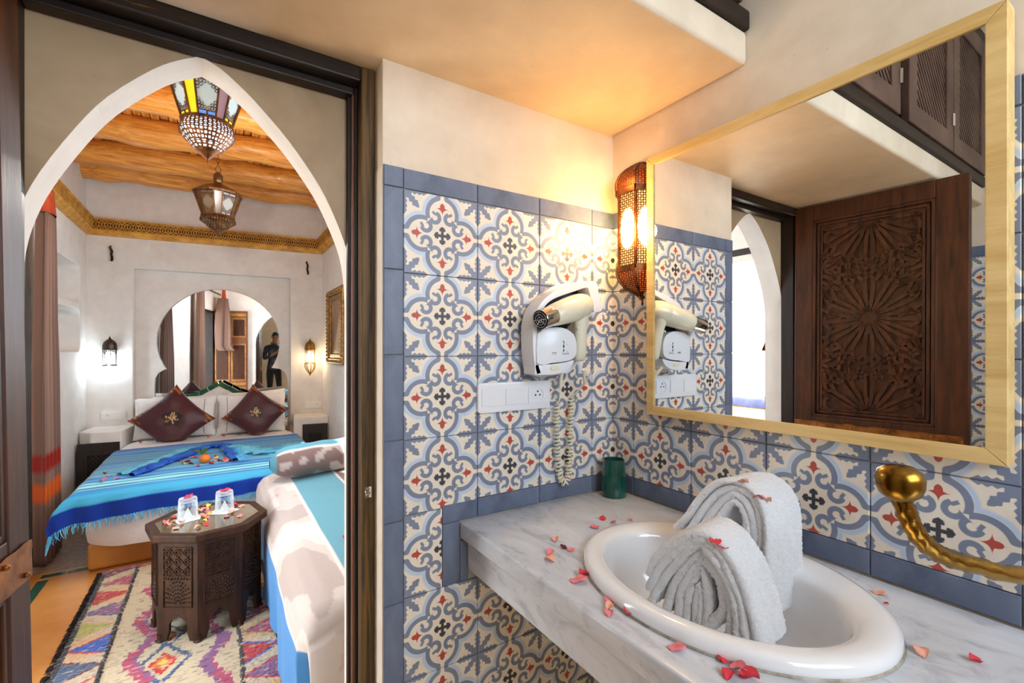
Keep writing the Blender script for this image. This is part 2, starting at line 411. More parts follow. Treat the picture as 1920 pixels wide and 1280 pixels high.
mb = MB(); mb.box((-2.2, -2.05, -0.1), (0.15, 0.13, 0)); struct('floor', mb, M['tadelakt'])
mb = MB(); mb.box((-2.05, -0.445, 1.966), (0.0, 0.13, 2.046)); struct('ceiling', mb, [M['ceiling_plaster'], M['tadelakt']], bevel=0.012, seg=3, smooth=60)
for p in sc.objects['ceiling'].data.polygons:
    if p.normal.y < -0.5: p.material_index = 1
mb = MB(); mb.box((-2.2, -2.05, 2.8), (0.15, 0.13, 2.9)); struct('ceiling', mb, M['tadelakt'])
mb = MB(); mb.box((-0.7435, 0.002, 0), (-0.7380, 0.0645, 1.715)); struct('trim_1', mb, M['white_paint'])

# ---- patterned cement tiles: every tile an object of its own, pattern given by its UVs
_tiles = {}
def tile_mesh(w, h, u0, u1, v0, v1, m):
    key = (round(w, 4), round(h, 4), round(u0, 3), round(u1, 3), round(v0, 3), round(v1, 3), m)
    if key in _tiles: return _tiles[key]
    g, c, t = 0.0009, 0.0013, 0.006; x0, x1, z0, z1 = g, w-g, g, h-g
    P = [(x0, 0, z0), (x1, 0, z0), (x1, 0, z1), (x0, 0, z1), (x0, -t+c, z0), (x1, -t+c, z0), (x1, -t+c, z1), (x0, -t+c, z1),
         (x0+c, -t, z0+c), (x1-c, -t, z0+c), (x1-c, -t, z1-c), (x0+c, -t, z1-c)]
    Fc = [(8, 9, 10, 11)]+[(4+i, 4+(i+1) % 4, 8+(i+1) % 4, 8+i) for i in range(4)]+[(i, (i+1) % 4, 4+(i+1) % 4, 4+i) for i in range(4)]
    me = bpy.data.meshes.new('tile'); me.from_pydata(P, [], Fc); me.materials.append(M[m]); uvl = me.uv_layers.new(name='UVMap')
    for l in me.loops:
        p = me.vertices[l.vertex_index].co; uvl.data[l.index].uv = (u0+(u1-u0)*p.x/w, v0+(v1-v0)*p.z/h)
    me.update(); _tiles[key] = me; return me
def lay(wall, frame, a, b, z0, z1, u=(0, 1), v=(0, 1), m='tile'):        # frame(a) -> (origin, rotz); a..b along the wall
    o = bpy.data.objects.new('tile', tile_mesh(b-a, z1-z0, u[0], u[1], v[0], v[1], m)); C.objects.link(o)
    x, y, rz = frame(a); o.location = (x, y, z0+random.uniform(-.0003, .0003)); o.rotation_euler = (random.uniform(-.002, .002), 0, rz); o.parent = wall
    o.location += Vector((math.sin(rz), -math.cos(rz), 0))*random.uniform(-0.0004, 0.0004)
fr_back = lambda a: (a, 0.0, 0.0)                                        # a = x
fr_right = lambda a: (0.0, -a, -PI/2)                                    # a = -y
fr_left = lambda a: (-2.05, a, PI/2)
ROWS = [(1.47, 1.67), (1.27, 1.47), (1.07, 1.27)]
XC = [(-0.6941, -0.4941), (-0.4941, -0.2941), (-0.2941, -0.0941)]
TOPZ = (1.6705, 1.7195)
full = (0, 1)
for a, b in XC+[(-0.0941, 0.0)]:
    u = full if b < -0.05 else (0, 0.47)
    for z0, z1 in ROWS: lay(wall_back, fr_back, a, b, z0, z1, u)
    lay(wall_back, fr_back, a, b, *TOPZ, m='blue_tile')
    if a < -0.6: lay(wall_back, fr_back, a, b, 0.8905, 1.07, full, (0.1025, 1))
    else: lay(wall_back, fr_back, a, b, 0.899, 1.07, u, (0.145, 1))
    for k in range(3): lay(wall_back, fr_back, a, b, 0.4934-0.2*k, 0.6934-0.2*k, u)
lay(wall_back, fr_back, -0.6941, -0.594, 0.6934, 0.8905, (0, 0.5), full)
lay(wall_back, fr_back, -0.594, -0.545, 0.6934, 0.8500, m='blue_tile'); lay(wall_back, fr_back, -0.545, -0.520, 0.6934, 0.8000, m='blue_tile')
for a, b in ((-0.594, -0.4941), (-0.4941, -0.2941), (-0.2941, -0.0941), (-0.0941, 0)): lay(wall_back, fr_back, a, b, 0.8495, 0.899, m='blue_tile')
lay(wall_back, fr_back, -0.742, -0.6941, *TOPZ, m='blue_tile')
for z0, z1 in ((1.476, 1.6705), (1.274, 1.476), (1.072, 1.274), (0.880, 1.072), (0.686, 0.880), (0.49, 0.686), (0.29, 0.49), (0.09, 0.29)): lay(wall_back, fr_back, -0.742, -0.6941, z0, z1, m='blue_tile')
YC = [(0.0, 0.0918)]+[(0.0918+0.2*k, 0.2918+0.2*k) for k in range(5)]
for a, b in YC:
    u = full if a > 0.05 else (0.541, 1)
    for z0, z1 in ROWS: lay(wall_right, fr_right, a, b, z0, z1, u)
    lay(wall_right, fr_right, a, b, 0.899, 1.07, u, (0.145, 1)); lay(wall_right, fr_right, a, b, *TOPZ, m='blue_tile'); lay(wall_right, fr_right, a, b, 0.8495, 0.899, m='blue_tile')
for k in range(4):
    a, b = -0.80+0.2*k, -0.60+0.2*k
    lay(wall_left, fr_left, a, b, 1.728, 1.777, m='blue_tile')
    for j in range(6): lay(wall_left, fr_left, a, b, 1.528-0.2*j, 1.728-0.2*j)
mb = MB(); mb.box((-0.742, -0.0012, 0.0), (0.0, 0.001, 1.7195)); struct('grout', mb, M['grout'], parent=wall_back)
mb = MB(); mb.box((-0.0012, -1.0918, 0.85), (0.001, 0, 1.7195)); struct('grout', mb, M['grout'], parent=wall_right)
mb = MB(); mb.box((-2.051, -0.8, 0.5), (-2.0488, 0, 1.777)); struct('grout', mb, M['grout'], parent=wall_left)

# ---- door frame and the carved door leaf that stands open into the bathroom
door = struct('door_1')
mb = MB(); mb.box((-0.776, 0.058, 0), (-0.7435, 0.128, 1.966)); obj('jamb_casing', mb, M['jamb_edge'], door, bevel=0.003)
mb = MB(); mb.box((-0.784, 0.092, 0), (-0.776, 0.128, 1.93)); mb.box((-0.7955, 0.112, 0), (-0.784, 0.128, 1.93)); obj('jamb', mb, M['darkwood'], door, bevel=0.002)
mb = MB(); mb.box((-0.7885, 0.098, 0), (-0.7815, 0.112, 1.925)); obj('stop_bead', mb, M['redwood'], door, bevel=0.002)
mb = MB(); mb.box((-1.46, 0.07, 0), (-1.365, 0.128, 1.93)); obj('jamb', mb, M['darkwood'], door, bevel=0.002)
mb = MB(); mb.box((-1.46, 0.058, 1.930), (-0.776, 0.128, 1.966)); obj('lintel', mb, M['darkwood_h'], door, bevel=0.004)
mb = MB(); mb.box((-1.365, 0.094, 1.912), (-0.784, 0.128, 1.930)); obj('lintel_bead', mb, M['darkwood_h'], door, bevel=0.003)
mb = MB(); p = at_y(693, 921, 0.057); mb.box((p.x-0.012, 0.0555, p.z-0.014), (p.x+0.004, 0.058, p.z+0.012)); mb.tube([(p.x-0.004+0.006*math.cos(t), 0.054, p.z+0.007*math.sin(t)) for t in [k*PI/6 for k in range(13)]], 0.0016, 5)
obj('strike_plate', mb, M['chrome'], door)
# leaf, local: X = width from the hinge, Y = thickness (front face at +Y -> faces the mirror), Z = height
leaf = bpy.data.objects.new('door_leaf', None); C.objects.link(leaf); leaf.parent = door
leaf.location = (-1.326, 0.055, 0.012); leaf.rotation_euler = (math.radians(0.9), 0, math.radians(-90-5.2))
LW, LH = 0.60, 1.945
def lobj(name, mb, m, par=leaf, **k): return obj(name, mb, m, par, world=False, **k)
for x0, x1 in ((0.0, 0.074), (LW-0.098, LW)):
    mb = MB(); mb.box((x0, -0.036, 0), (x1, 0.0, LH)); lobj('stile', mb, M['doorwood'], bevel=0.004)
for z0, z1 in ((1.875, LH), (0.885, 0.970), (0.0, 0.14)):
    mb = MB(); mb.box((0.074, -0.036, z0), (LW-0.098, 0.0, z1)); lobj('rail', mb, M['doorwood'], bevel=0.003)
PX0, PX1 = 0.074, LW-0.098
for z0, z1 in ((0.970, 1.875), (0.14, 0.885)):
    mb = MB(); mb.box((PX0, -0.030, z0), (PX1, -0.018, z1)); lobj('panel', mb, M['doorwood'])
    mb = MB()
    for k, (i, dd) in enumerate(((0.0, -0.003), (0.016, -0.010))):       # stepped moulding
        a0, a1, b0, b1 = PX0+i, PX1-i, z0+i, z1-i; wd = 0.012
        for q in (((a0, -0.018, b0), (a0+wd, dd, b1)), ((a1-wd, -0.018, b0), (a1, dd, b1)), ((a0, -0.018, b0), (a1, dd, b0+wd)), ((a0, -0.018, b1-wd), (a1, dd, b1))): mb.box(*q)
    lobj('moulding', mb, M['doorwood'], bevel=0.002)
def strap(mb, pts, w=0.0145, d=0.010, y=-0.018):                           # flat raised strip along a polyline
    for p, q in zip(pts[:-1], pts[1:]):
        mb.bar((p[0], y+d/2, p[1]), (q[0], y+d/2, q[1]), w, d, up=(0, 1, 0))
def rosette(mb, cx, cz, R, n, clip):
    def ins(p): return clip[0] <= p[0] <= clip[1] and clip[2] <= p[1] <= clip[3]
    for k in range(n):
        t = 2*PI*k/n; h = PI/n
        pol = lambda r, a: (cx+r*math.cos(a), cz+r*math.sin(a))
        segs = [[pol(R*0.13, t), pol(R*0.34, t+h*0.50), pol(R*0.70, t+h*0.36), pol(R*0.80, t)], [pol(R*0.13, t), pol(R*0.34, t-h*0.50), pol(R*0.70, t-h*0.36), pol(R*0.80, t)],
                [pol(R*0.66, t+h*0.42), pol(R*0.86, t+h), pol(R*0.66, t+2*h-h*0.42)], [pol(R*0.76, t), pol(R*0.98, t+h*0.7), pol(R*1.1, t+h)], [pol(R*0.76, t), pol(R*0.98, t-h*0.7), pol(R*1.1, t-h)]]
        for s_ in segs:
            for p, q in zip(s_[:-1], s_[1:]):
                if ins(p) and ins(q): strap(mb, [p, q])
clip = (PX0+0.036, PX1-0.036, 1.006, 1.839)
mb = MB(); cxm = (PX0+PX1)/2
for cz in (1.415, 1.84, 0.995): rosette(mb, cxm, cz, 0.235, 12, clip)
for sx in (clip[0]+0.004, clip[1]-0.004):
    for zc in (1.20, 1.63):
        for dz in (-0.05, 0.05): strap(mb, [(sx, zc+dz-0.03), (sx+(0.035 if sx < cxm else -0.035), zc+dz-0.015), (sx+(0.035 if sx < cxm else -0.035), zc+dz+0.02), (sx, zc+dz+0.035)])
for sx in (-1, 1):
    for k in range(7):
        zc = 1.03+0.125*k; x_ = cxm+sx*0.135
        strap(mb, [(x_, zc-0.035), (x_+sx*0.03, zc-0.015), (x_+sx*0.03, zc+0.02), (x_, zc+0.04)]); strap(mb, [(x_-sx*0.035, zc+0.01), (x_+sx*0.04, zc+0.055)])
for zc in (1.195, 1.635):
    strap(mb, [(clip[0]+0.03, zc), (cxm-0.06, zc+0.045), (cxm, zc), (cxm+0.06, zc-0.045), (clip[1]-0.03, zc)]); strap(mb, [(clip[0]+0.03, zc), (cxm-0.06, zc-0.045), (cxm, zc), (cxm+0.06, zc+0.045), (clip[1]-0.03, zc)])
    strap(mb, [(cxm-0.11, zc-0.06), (cxm-0.11, zc+0.06)]); strap(mb, [(cxm+0.11, zc-0.06), (cxm+0.11, zc+0.06)])
for s_ in ([(clip[0], clip[2]), (clip[1], clip[2])], [(clip[0], clip[3]), (clip[1], clip[3])], [(clip[0], clip[2]), (clip[0], clip[3])], [(clip[1], clip[2]), (clip[1], clip[3])]): strap(mb, s_, w=0.008)
lobj('star_carving', mb, M['doorwood'])
mb = MB(); mb.grid(lambda u, v: (0.004+u*(LW-0.02), 0.0035+0.0018*nz(u*9, v*3, 1), 0.885+v*0.062+0.006*nz(u*12, 0, 5)*(1 if v > .5 else -1)), 40, 6)
pl = lobj('copper_plate', mb, M['copper'], smooth=60)
for k in range(9):
    mb = MB(); mb.ball((0.03+k*0.066, 0.006, 0.915+0.02*((k % 2)*2-1)), 0.005, 8, sz=1); lobj('stud', mb, M['copper'], pl, smooth=60)

# ---- cupboard of lattice doors on the lowered ceiling (seen in the mirror)
cup = thing('lattice_cupboard', 'dark wooden cupboard with slatted lattice doors above the lowered ceiling', 'cupboard', (-1.0, -0.445, 2.05))
mb = MB(); mb.box((-2.05, -0.452, 2.046), (0.0, -0.30, 2.092)); obj('bottom_rail', mb, M['darkwood_h'], cup, bevel=0.006)
mb = MB(); mb.box((-2.05, -0.452, 2.70), (0.0, -0.30, 2.76)); obj('top_rail', mb, M['darkwood_h'], cup, bevel=0.006)
mb = MB(); mb.box((-2.05, -0.36, 2.092), (0.0, -0.30, 2.70)); obj('back_panel', mb, M['black'], cup)
LC = mat('lattice_brown', S(66, 46, 38), S(104, 78, 66), rough=0.4, scale=6)
for x0, x1 in ((-2.03, -1.562), (-1.555, -1.08), (-1.0, -0.53), (-0.52, -0.04)):
    dr = bpy.data.objects.new('lattice_door', None); C.objects.link(dr); dr.parent = cup; dr.location = (0, 0, 0)
    mb = MB(); z0, z1 = 2.094, 2.698; hole = [(x0+0.075, z0+0.075), (x1-0.075, z0+0.075), (x1-0.075, z1-0.075), (x0+0.075, z1-0.075)]
    mb.plate([(x0, z0), (x1, z0), (x1, z1), (x0, z1)], [hole], -0.458, -0.432, FXZ); obj('door_frame', mb, LC, dr, bevel=0.003)
    ww, hh = x1-x0-0.15, z1-z0-0.15; st = 0.034; n = int((ww+hh)/st)
    for k in range(1, n):
        d = k*st; pa = (max(0, d-hh), min(d, hh)); pb = (min(d, ww), max(0, d-ww))      # '/' mirrored: top-left ... bottom-right swapped below
        xa, za = x1-0.075-pa[0], z0+0.075+pa[1]; xb, zb = x1-0.075-pb[0], z0+0.075+pb[1]
        if abs(xa-xb) < 0.02: continue
        mb = MB(); mb.bar((xa, -0.445, za), (xb, -0.445, zb), 0.012, 0.012, up=(0, 1, 0)); obj('slat', mb, LC, dr)
    for zz in (2.22, 2.57):
        mb = MB(); mb.tube([(x0+0.01, -0.461, zz-0.025), (x0+0.01, -0.461, zz+0.025)], 0.006, 8); obj('hinge', mb, M['chrome'], dr, smooth=40)

# ================================================================== SETTING: bedroom shell
def nichebox(y0, y1, z0, z1, r=0.07): return rrect(y0, z0, y1, z1, r)
mb = MB(); NL = [nichebox(3.30, 4.20, 1.685, 2.00), nichebox(3.30, 4.20, 1.275, 1.625)]
mb.plate([(0.2, 0), (0.34, 0), (0.34, 1.975), (1.22, 1.975), (1.22, 0), (4.6, 0), (4.6, 2.95), (0.2, 2.95)], NL, -2.24, -2.04, FYZ)
struct('wall_bedroom_left', mb, M['white_plaster'], bevel=0.012, seg=3, smooth=50)
mb = MB(); mb.box((-2.30, 3.2, 1.2), (-2.235, 4.3, 2.1)); struct('wall_niche_back', mb, M['white_plaster'])
mb = MB(); mb.box((-2.26, 0.34, 1.93), (-2.03, 1.22, 1.975)); mb.box((-2.26, 0.30, 0), (-2.03, 0.342, 1.975)); mb.box((-2.26, 1.218, 0), (-2.03, 1.26, 1.975)); struct('door_2', mb, M['darkwood'], bevel=0.004)
mb = MB(); mb.plate([(0.2, 0), (4.6, 0), (4.6, 2.95), (0.2, 2.95)], [[(1.20, 1.25), (2.50, 1.25), (2.50, 2.20), (1.20, 2.20)]], -0.11, 0.05, FYZ)  # the hole is an unseen opening added to let in more skylight
struct('wall_bedroom_right', mb, M['white_plaster'])
# headboard wall with its square recess
NI = [(0.33, 0.30), (1.63, 0.30), (1.63, 2.04), (0.33, 2.04)]
FF = lambda s, z, d: FW(s, d, z)
mb = MB(); mb.plate([(-0.2, 0), (2.1, 0), (2.1, 2.95), (-0.2, 2.95)], [NI], 0.0, -0.085, FF); struct('wall_headboard', mb, M['white_plaster'], bevel=0.012, seg=3, smooth=50)
hs = []
cs, cz, R = 1.008, 1.372, 0.522
for k in range(37):
    t = math.radians(-31+242*k/36); hs.append((cs+R*math.cos(t), cz+R*math.sin(t)))
hs = hs[::-1]                                                             # left pinch -> over the top -> right pinch
HOLE = [(1.605, 0.45)]+[(1.605, 0.95), (1.60, 1.0), (1.575, 1.06), (1.53, 1.09), (1.475, 1.098)]+hs[::-1]+[(0.54, 1.098), (0.50, 1.07), (0.475, 1.02), (0.47, 0.95), (0.47, 0.45)]
mb = MB(); mb.plate([(0.2, 0.2), (1.8, 0.2), (1.8, 2.2), (0.2, 2.2)], [HOLE], -0.086, -0.105, FF); struct('wall_recess_back', mb, M['white_plaster'])
am = MB(); am.plate([(0.3, 0.35), (1.75, 0.35), (1.75, 2.1), (0.3, 2.1)], [], -0.107, -0.113, FF)
tag(obj('arched_mirror', am, M['mirror']), 'horseshoe arched wall mirror set in the plaster recess over the bed', 'mirror')
mb = MB(); mb.plate([(-0.2, 0), (2.1, 0), (2.1, 2.95), (-0.2, 2.95)], [], -0.12, -0.2, FF); struct('wall_recess_base', mb, M['white_plaster'])
FLO = mat('ochre_tadelakt_floor', S(196, 128, 56), S(222, 160, 84), rough=0.3, scale=2.2, bs=0.08, bscale=8, coat=0.2)
mb = MB(); mb.box((-2.6, 0.13, -0.1), (0.05, 4.7, 0)); floor2 = struct('floor', mb, FLO)
GT = mat('green_zellige', S(24, 72, 60), S(40, 100, 84), rough=0.2, scale=9, coat=0.3)
for k in range(11):                                                       # green inlay strip of single tiles
    y = 2.505-0.165*k; mb = MB(); mb.box((-1.905, y-0.16, -0.004), (-1.860, y, 0.0015)); obj('tile', mb, GT, floor2)
for k in range(2):
    x = -1.905+0.11*k; mb = MB(); mb.box((x, 2.545, -0.004), (x+0.105, 2.59, 0.0015)); obj('tile', mb, GT, floor2)
GF = mat('grey_mosaic_floor', S(120, 104, 92), S(168, 140, 112), rough=0.5, scale=30)
mb = MB(); mb.box((-2.04, 2.62, -0.005), (-1.70, 3.6, 0.001)); obj('mosaic_patch', mb, GF, floor2)
mb = MB(); mb.box((-2.04, 1.26, 0), (-2.022, 3.6, 0.05)); struct('baseboard_left', mb, M['darkwood'], bevel=0.003)
# cornice: moulded shelf with a raised interlace band
GOLD = mat('ochre_gilded_wood', S(182, 124, 38), S(224, 168, 74), rough=0.5, scale=14, bs=0.15, bscale=60)
RECESS_SHADE = mat('cornice_ground', S(84, 50, 14), rough=0.8)  # dark backing colour stands in for shade between the carved rings
def cornice(name, P, D, NV, L, s0, s1):
    cor = struct(name)
    G = lambda s, off, z: P+D*s+NV*off+Vector((0, 0, z))
    mb = MB()
    prof = [(0.0, 2.312), (0.030, 2.314), (0.034, 2.326), (0.044, 2.330), (0.048, 2.342), (0.060, 2.350), (0.060, 2.358), (0.048, 2.358), (0.048, 2.445), (0.066, 2.449), (0.066, 2.458), (0.0, 2.458)]
    n = len(prof); pts = [G(0+s0*o_, o_, z_) for o_, z_ in prof]+[G(L-s1*o_, o_, z_) for o_, z_ in prof]
    mb._add(pts, [(i, (i+1) % n, n+(i+1) % n, n+i) for i in range(n)]+[tuple(range(n-1, -1, -1)), tuple(range(n, 2*n))]); obj('moulding', mb, GOLD, cor)
    mb = MB(); mb._add([G(0.049*s0, 0.0490, 2.360), G(L-0.049*s1, 0.0490, 2.360), G(L-0.049*s1, 0.0490, 2.444), G(0.049*s0, 0.0490, 2.444)], [(0, 1, 2, 3)]); obj('ground', mb, RECESS_SHADE, cor, fix=False)
    mb = MB(); st = 0.040; k = int(L/st)
    for i in range(k+1):
        for r_ in (0.040, 0.022):
            cx = i*st+0.02; ring = []
            for q in range(17):
                t = 2*PI*q/16; xx = cx+r_*math.cos(t); ring.append((min(max(xx, 0.05*s0+0.002), L-0.05*s1-0.002), 2.402+min(max(r_*math.sin(t), -0.041), 0.041)))
            for (xa, za), (xb, zb) in zip(ring[:-1], ring[1:]):
                if abs(xa-xb)+abs(za-zb) > 1e-4: mb.bar(G(xa, 0.0515, za), G(xb, 0.0515, zb), 0.0055, 0.005, up=NV)
    stuff(obj('interlace', mb, GOLD, cor)); return cor
cornice('trim_2', FA, FU, FN, 1.945, 1, 1)
cornice('trim_3', Vector((-2.04, 1.30, 0)), Vector((0, 1, 0)), Vector((1, 0, 0)), 3.105, 0, 1)
cornice('trim_4', Vector((-0.112, 4.195, 0)), Vector((0, -1, 0)), Vector((-1, 0, 0)), 2.6, 1, 0)
# ceiling: peeled logs across the room, split boards above them
LOG = wood_mat('oiled_log', S(184, 102, 24), S(238, 166, 76), (1.5, 26, 26), rough=0.35, scale=2.0, bs=0.4, coat=0.2)
BRD = wood_mat('oiled_boards', S(176, 102, 28), S(232, 166, 80), (26, 2, 26), rough=0.45, scale=2.0, bs=0.4)
ceil2 = struct('ceiling')
mb = MB(); mb.box((-2.3, 0.1, 2.99), (0.1, 4.7, 3.05)); obj('roof_slab', mb, M['white_plaster'], ceil2)
for k in range(40):
    x = -2.09+k*0.052; mb = MB(); wv = random.uniform(-.014, .006)
    mb.box((x+0.002, 0.2, 2.955+wv), (x+0.050, 4.55, 2.985+wv)); obj('board', mb, BRD, ceil2, bevel=0.006)
for k, y in enumerate((4.27, 3.83, 3.24, 2.66, 2.06, 1.46, 0.86)):
    mb = MB(); sd = k*7.3
    mb.tube([(-2.10+u*0.108, y-0.11*u*0.108+0.018*nz(u*0.5, sd), 2.868+0.014*nz(u*0.4, sd, 4)) for u in range(20)], [0.100+0.014*nz(u*0.7, sd, 9) for u in range(20)], 14)
    obj('beam', mb, LOG, ceil2, smooth=60)

# courtyard outside the open doorway, seen in the bathroom mirror
mb = MB(); mb.box((-8.2, -3, -0.1), (-2.26, 6, 0)); struct('courtyard_floor', mb, mat('pale_courtyard_floor', S(226, 216, 200), S(238, 230, 218), rough=0.7))
mb = MB(); mb.box((-8.3, -3, 0), (-8.15, 6, 3.2)); struct('wall_courtyard', mb, M['white_plaster'])
bench = thing('bench', 'ochre plaster bench with a blue cushion out in the bright courtyard', 'bench', (-6.2, 2.2, 0))
mb = MB(); mb.box((-6.6, 0.6, 0), (-5.95, 3.4, 0.40)); obj('base', mb, FLO, bench, bevel=0.02)
mb = MB(); mb.box((-6.6, 0.6, 0.402), (-5.92, 3.3, 0.54)); obj('cushion', mb, mat('slate_blue_cloth', S(40, 44, 74), S(58, 62, 96), rough=0.9), bench, bevel=0.05, seg=4, smooth=60)
# ================================================================== BATHROOM THINGS
# ---- marble counter with an elliptical cut-out
BX, BY, BA, BB = -0.279, -0.5455, 0.2185, 0.2735
ell = lambda k, t, dx=0: (BX+dx+BA*k*math.cos(t), BY+BB*k*math.sin(t))
cnt = thing('countertop', 'grey-veined white marble counter slab with deep front apron', 'countertop', (-0.27, -0.6, 0.72))
mb = MB(); mb.plate([(-0.547, -1.45), (-0.007, -1.45), (-0.007, -0.007), (-0.547, -0.007)], [[ell(0.93, 2*PI*k/48) for k in range(48)]], 0.806, 0.849, FXY)
obj('slab', mb, M['marble'], cnt, bevel=0.006, seg=3, smooth=50)
mb = MB(); mb.box((-0.524, -1.45, 0.722), (-0.500, -0.007, 0.805)); obj('apron', mb, M['marble'], cnt, bevel=0.003)

# ---- wash basin
bas = thing('wash_basin', 'oval white ceramic wash basin set into the marble counter', 'basin', (BX, BY, 0.85))
prof = [(0.925, 0.70, 0), (0.925, 0.8495, 0), (1.0, 0.8500, 0), (1.006, 0.855, 0), (1.0, 0.864, 0), (0.975, 0.8705, 0), (0.94, 0.873, 0), (0.87, 0.8715, .2), (0.825, 0.868, .5), (0.80, 0.863, .8), (0.785, 0.853, 1), (0.775, 0.838, 1),
        (0.76, 0.815, 1), (0.73, 0.782, 1), (0.66, 0.752, .8), (0.54, 0.728, .5), (0.35, 0.715, .2), (0.12, 0.708, 0), (0.08, 0.704, 0)]
mb = MB(); n = 72; pts = []
for k, z, dx in prof:
    for i in range(n): t = 2*PI*i/n; pts.append((BX-0.017*dx+BA*(k-0.045*dx)*math.cos(t), BY+0.002*dx+BB*(k+0.02*dx)*math.sin(t), z))
mb._add(pts, [(j*n+i, j*n+(i+1) % n, (j+1)*n+(i+1) % n, (j+1)*n+i) for j in range(len(prof)-1) for i in range(n)])
obj('bowl', mb, M['ceramic'], bas, smooth=70)
mb = MB(); mb.lathe([(0.001, 0.712), (0.018, 0.713), (0.021, 0.710), (0.021, 0.705)], 20, (BX, BY, 0)); obj('drain', mb, M['chrome'], bas, smooth=50)
SEAL = mat('silicone_seal', S(120, 104, 82), S(196, 190, 178), rough=0.6, scale=25)
mb = MB(); mb.tube([(ell(1.004, 2*PI*k/72)[0], ell(1.004, 2*PI*k/72)[1], 0.8497) for k in range(73)], 0.0028, 6); obj('seal', mb, SEAL, bas, smooth=60)
# ---- faucet, mostly behind the towel
fau = thing('faucet', 'chrome single-lever basin faucet glimpsed through the rear towel loop', 'faucet', (-0.085, -0.50, 0.865))
mb = MB(); mb.lathe([(0.026, 0), (0.026, 0.006), (0.020, 0.012), (0.019, 0.055), (0.016, 0.062)], 20, (-0.085, -0.50, 0.866)); obj('body', mb, M['chrome'], fau, smooth=50)
mb = MB(); mb.tube([(-0.085, -0.50, 0.900), (-0.11, -0.505, 0.915), (-0.15, -0.512, 0.914), (-0.185, -0.518, 0.900)], [0.013, 0.012, 0.011, 0.011], 10); obj('spout', mb, M['chrome'], fau, smooth=50)
mb = MB(); mb.tube([(-0.085, -0.50, 0.93), (-0.09, -0.50, 0.945), (-0.13, -0.505, 0.957), (-0.155, -0.51, 0.962)], [0.017, 0.012, 0.008, 0.006], 10); obj('lever', mb, M['chrome'], fau, smooth=50)

# ---- folded terry towels bent into arches: each layer a thick band swept along its own curve in the towel's plane
TOWEL_BVH = []
def towel(name, label, P0, Udir, W, wid, curves, th, seed):
    P0, U_, W = Vector(P0), Vector(Udir).normalized(), Vector(W).normalized(); N_ = U_.cross(Vector((0, 0, 1))).normalized()
    t = thing(name, label, 'towel', P0, group='folded towels in the basin')
    for L, cv in enumerate(curves):
        pts = []
        for px, py in cv:
            r = ray(px, py); pts.append(CAM+r*((P0-CAM).dot(N_)/r.dot(N_)))
        P = [Vector(p) for p in smooth_poly([tuple(p) for p in pts], set(), 16)]; cen = sum(P, Vector())/len(P); N = len(P); m = 48; verts = []
        w0 = (0.003*math.sin(L*2.1+seed)+0.001*L) if L < 4 else 0.010; ww = wid-w0 if L < 4 else wid-0.03
        tk = th*(1.0+0.15*math.sin(L*1.7+seed))
        for i, p in enumerate(P):
            tn = (P[min(i+1, N-1)]-P[max(i-1, 0)]).normalized(); nrm = tn.cross(W).normalized()
            if i == 0: sgn = 1 if nrm.dot(p-cen) > 0 else -1
            nrm = nrm*sgn
            for k in range(m):
                u = k/m
                if u < 0.34: q = (ww*(u/0.34), tk/2)
                elif u < 0.5: bq = (u-0.34)/0.16*PI; q = (ww+tk/2*math.sin(bq), tk/2*math.cos(bq))
                elif u < 0.84: q = (ww*(1-(u-0.5)/0.34), -tk/2)
                else: bq = (u-0.84)/0.16*PI; q = (-tk/2*math.sin(bq), -tk/2*math.cos(bq))
                fz = 0.0024*nz(p.x*330+k*1.9, p.y*330+L*9, p.z*330+seed)+0.0022*nz(p.x*30+L, p.y*30+k*.3, p.z*30+seed)
                verts.append(p+W*(w0+q[0])+nrm*(q[1]+fz-tk/2)+W*(fz*0.9*(1 if u >= .84 else .3)))
        mb = MB(); mb._add(verts, [(i*m+k, i*m+(k+1) % m, (i+1)*m+(k+1) % m, (i+1)*m+k) for i in range(N-1) for k in range(m)]+[tuple(range(m-1, -1, -1)), tuple((N-1)*m+k for k in range(m))])
        if L == 0: TOWEL_BVH.append(BVHTree.FromPolygons([tuple(v) for v in mb.v], mb.f))
        obj('terry_fold', mb, M['terry'], t, smooth=85)
    return t
towel('towel', 'white terry towel folded into an arch at the front of the wash basin', (-0.375, -0.57, 0.85), (0.12, -0.993, 0), (0.97, 0.10, 0), 0.076, [
    [(1211, 1072), (1222, 1042), (1250, 1014), (1285, 994), (1320, 990), (1356, 1015), (1381, 1050), (1402, 1088), (1414, 1127), (1426, 1171), (1436, 1222)],
    [(1211, 1098), (1228, 1064), (1256, 1032), (1290, 1007), (1320, 1002), (1350, 1028), (1376, 1068), (1394, 1110), (1404, 1150), (1411, 1195), (1414, 1222)],
    [(1216, 1120), (1238, 1082), (1264, 1048), (1292, 1021), (1318, 1014), (1344, 1040), (1368, 1078), (1385, 1118), (1391, 1160), (1394, 1215)],
    [(1240, 1138), (1252, 1097), (1272, 1062), (1296, 1035), (1318, 1026), (1340, 1051), (1360, 1086), (1375, 1124), (1378, 1165), (1374, 1208)],
    [(1258, 1168), (1264, 1108), (1280, 1070), (1301, 1044), (1319, 1038), (1342, 1066), (1361, 1102), (1367, 1138), (1354, 1168), (1328, 1188)],
    [(1274, 1182), (1278, 1120), (1290, 1080), (1307, 1060), (1321, 1072), (1331, 1105), (1332, 1150), (1322, 1186)],
    [(1292, 1190), (1293, 1132), (1302, 1096), (1312, 1092), (1318, 1125), (1314, 1186)]], 0.0170, 1)
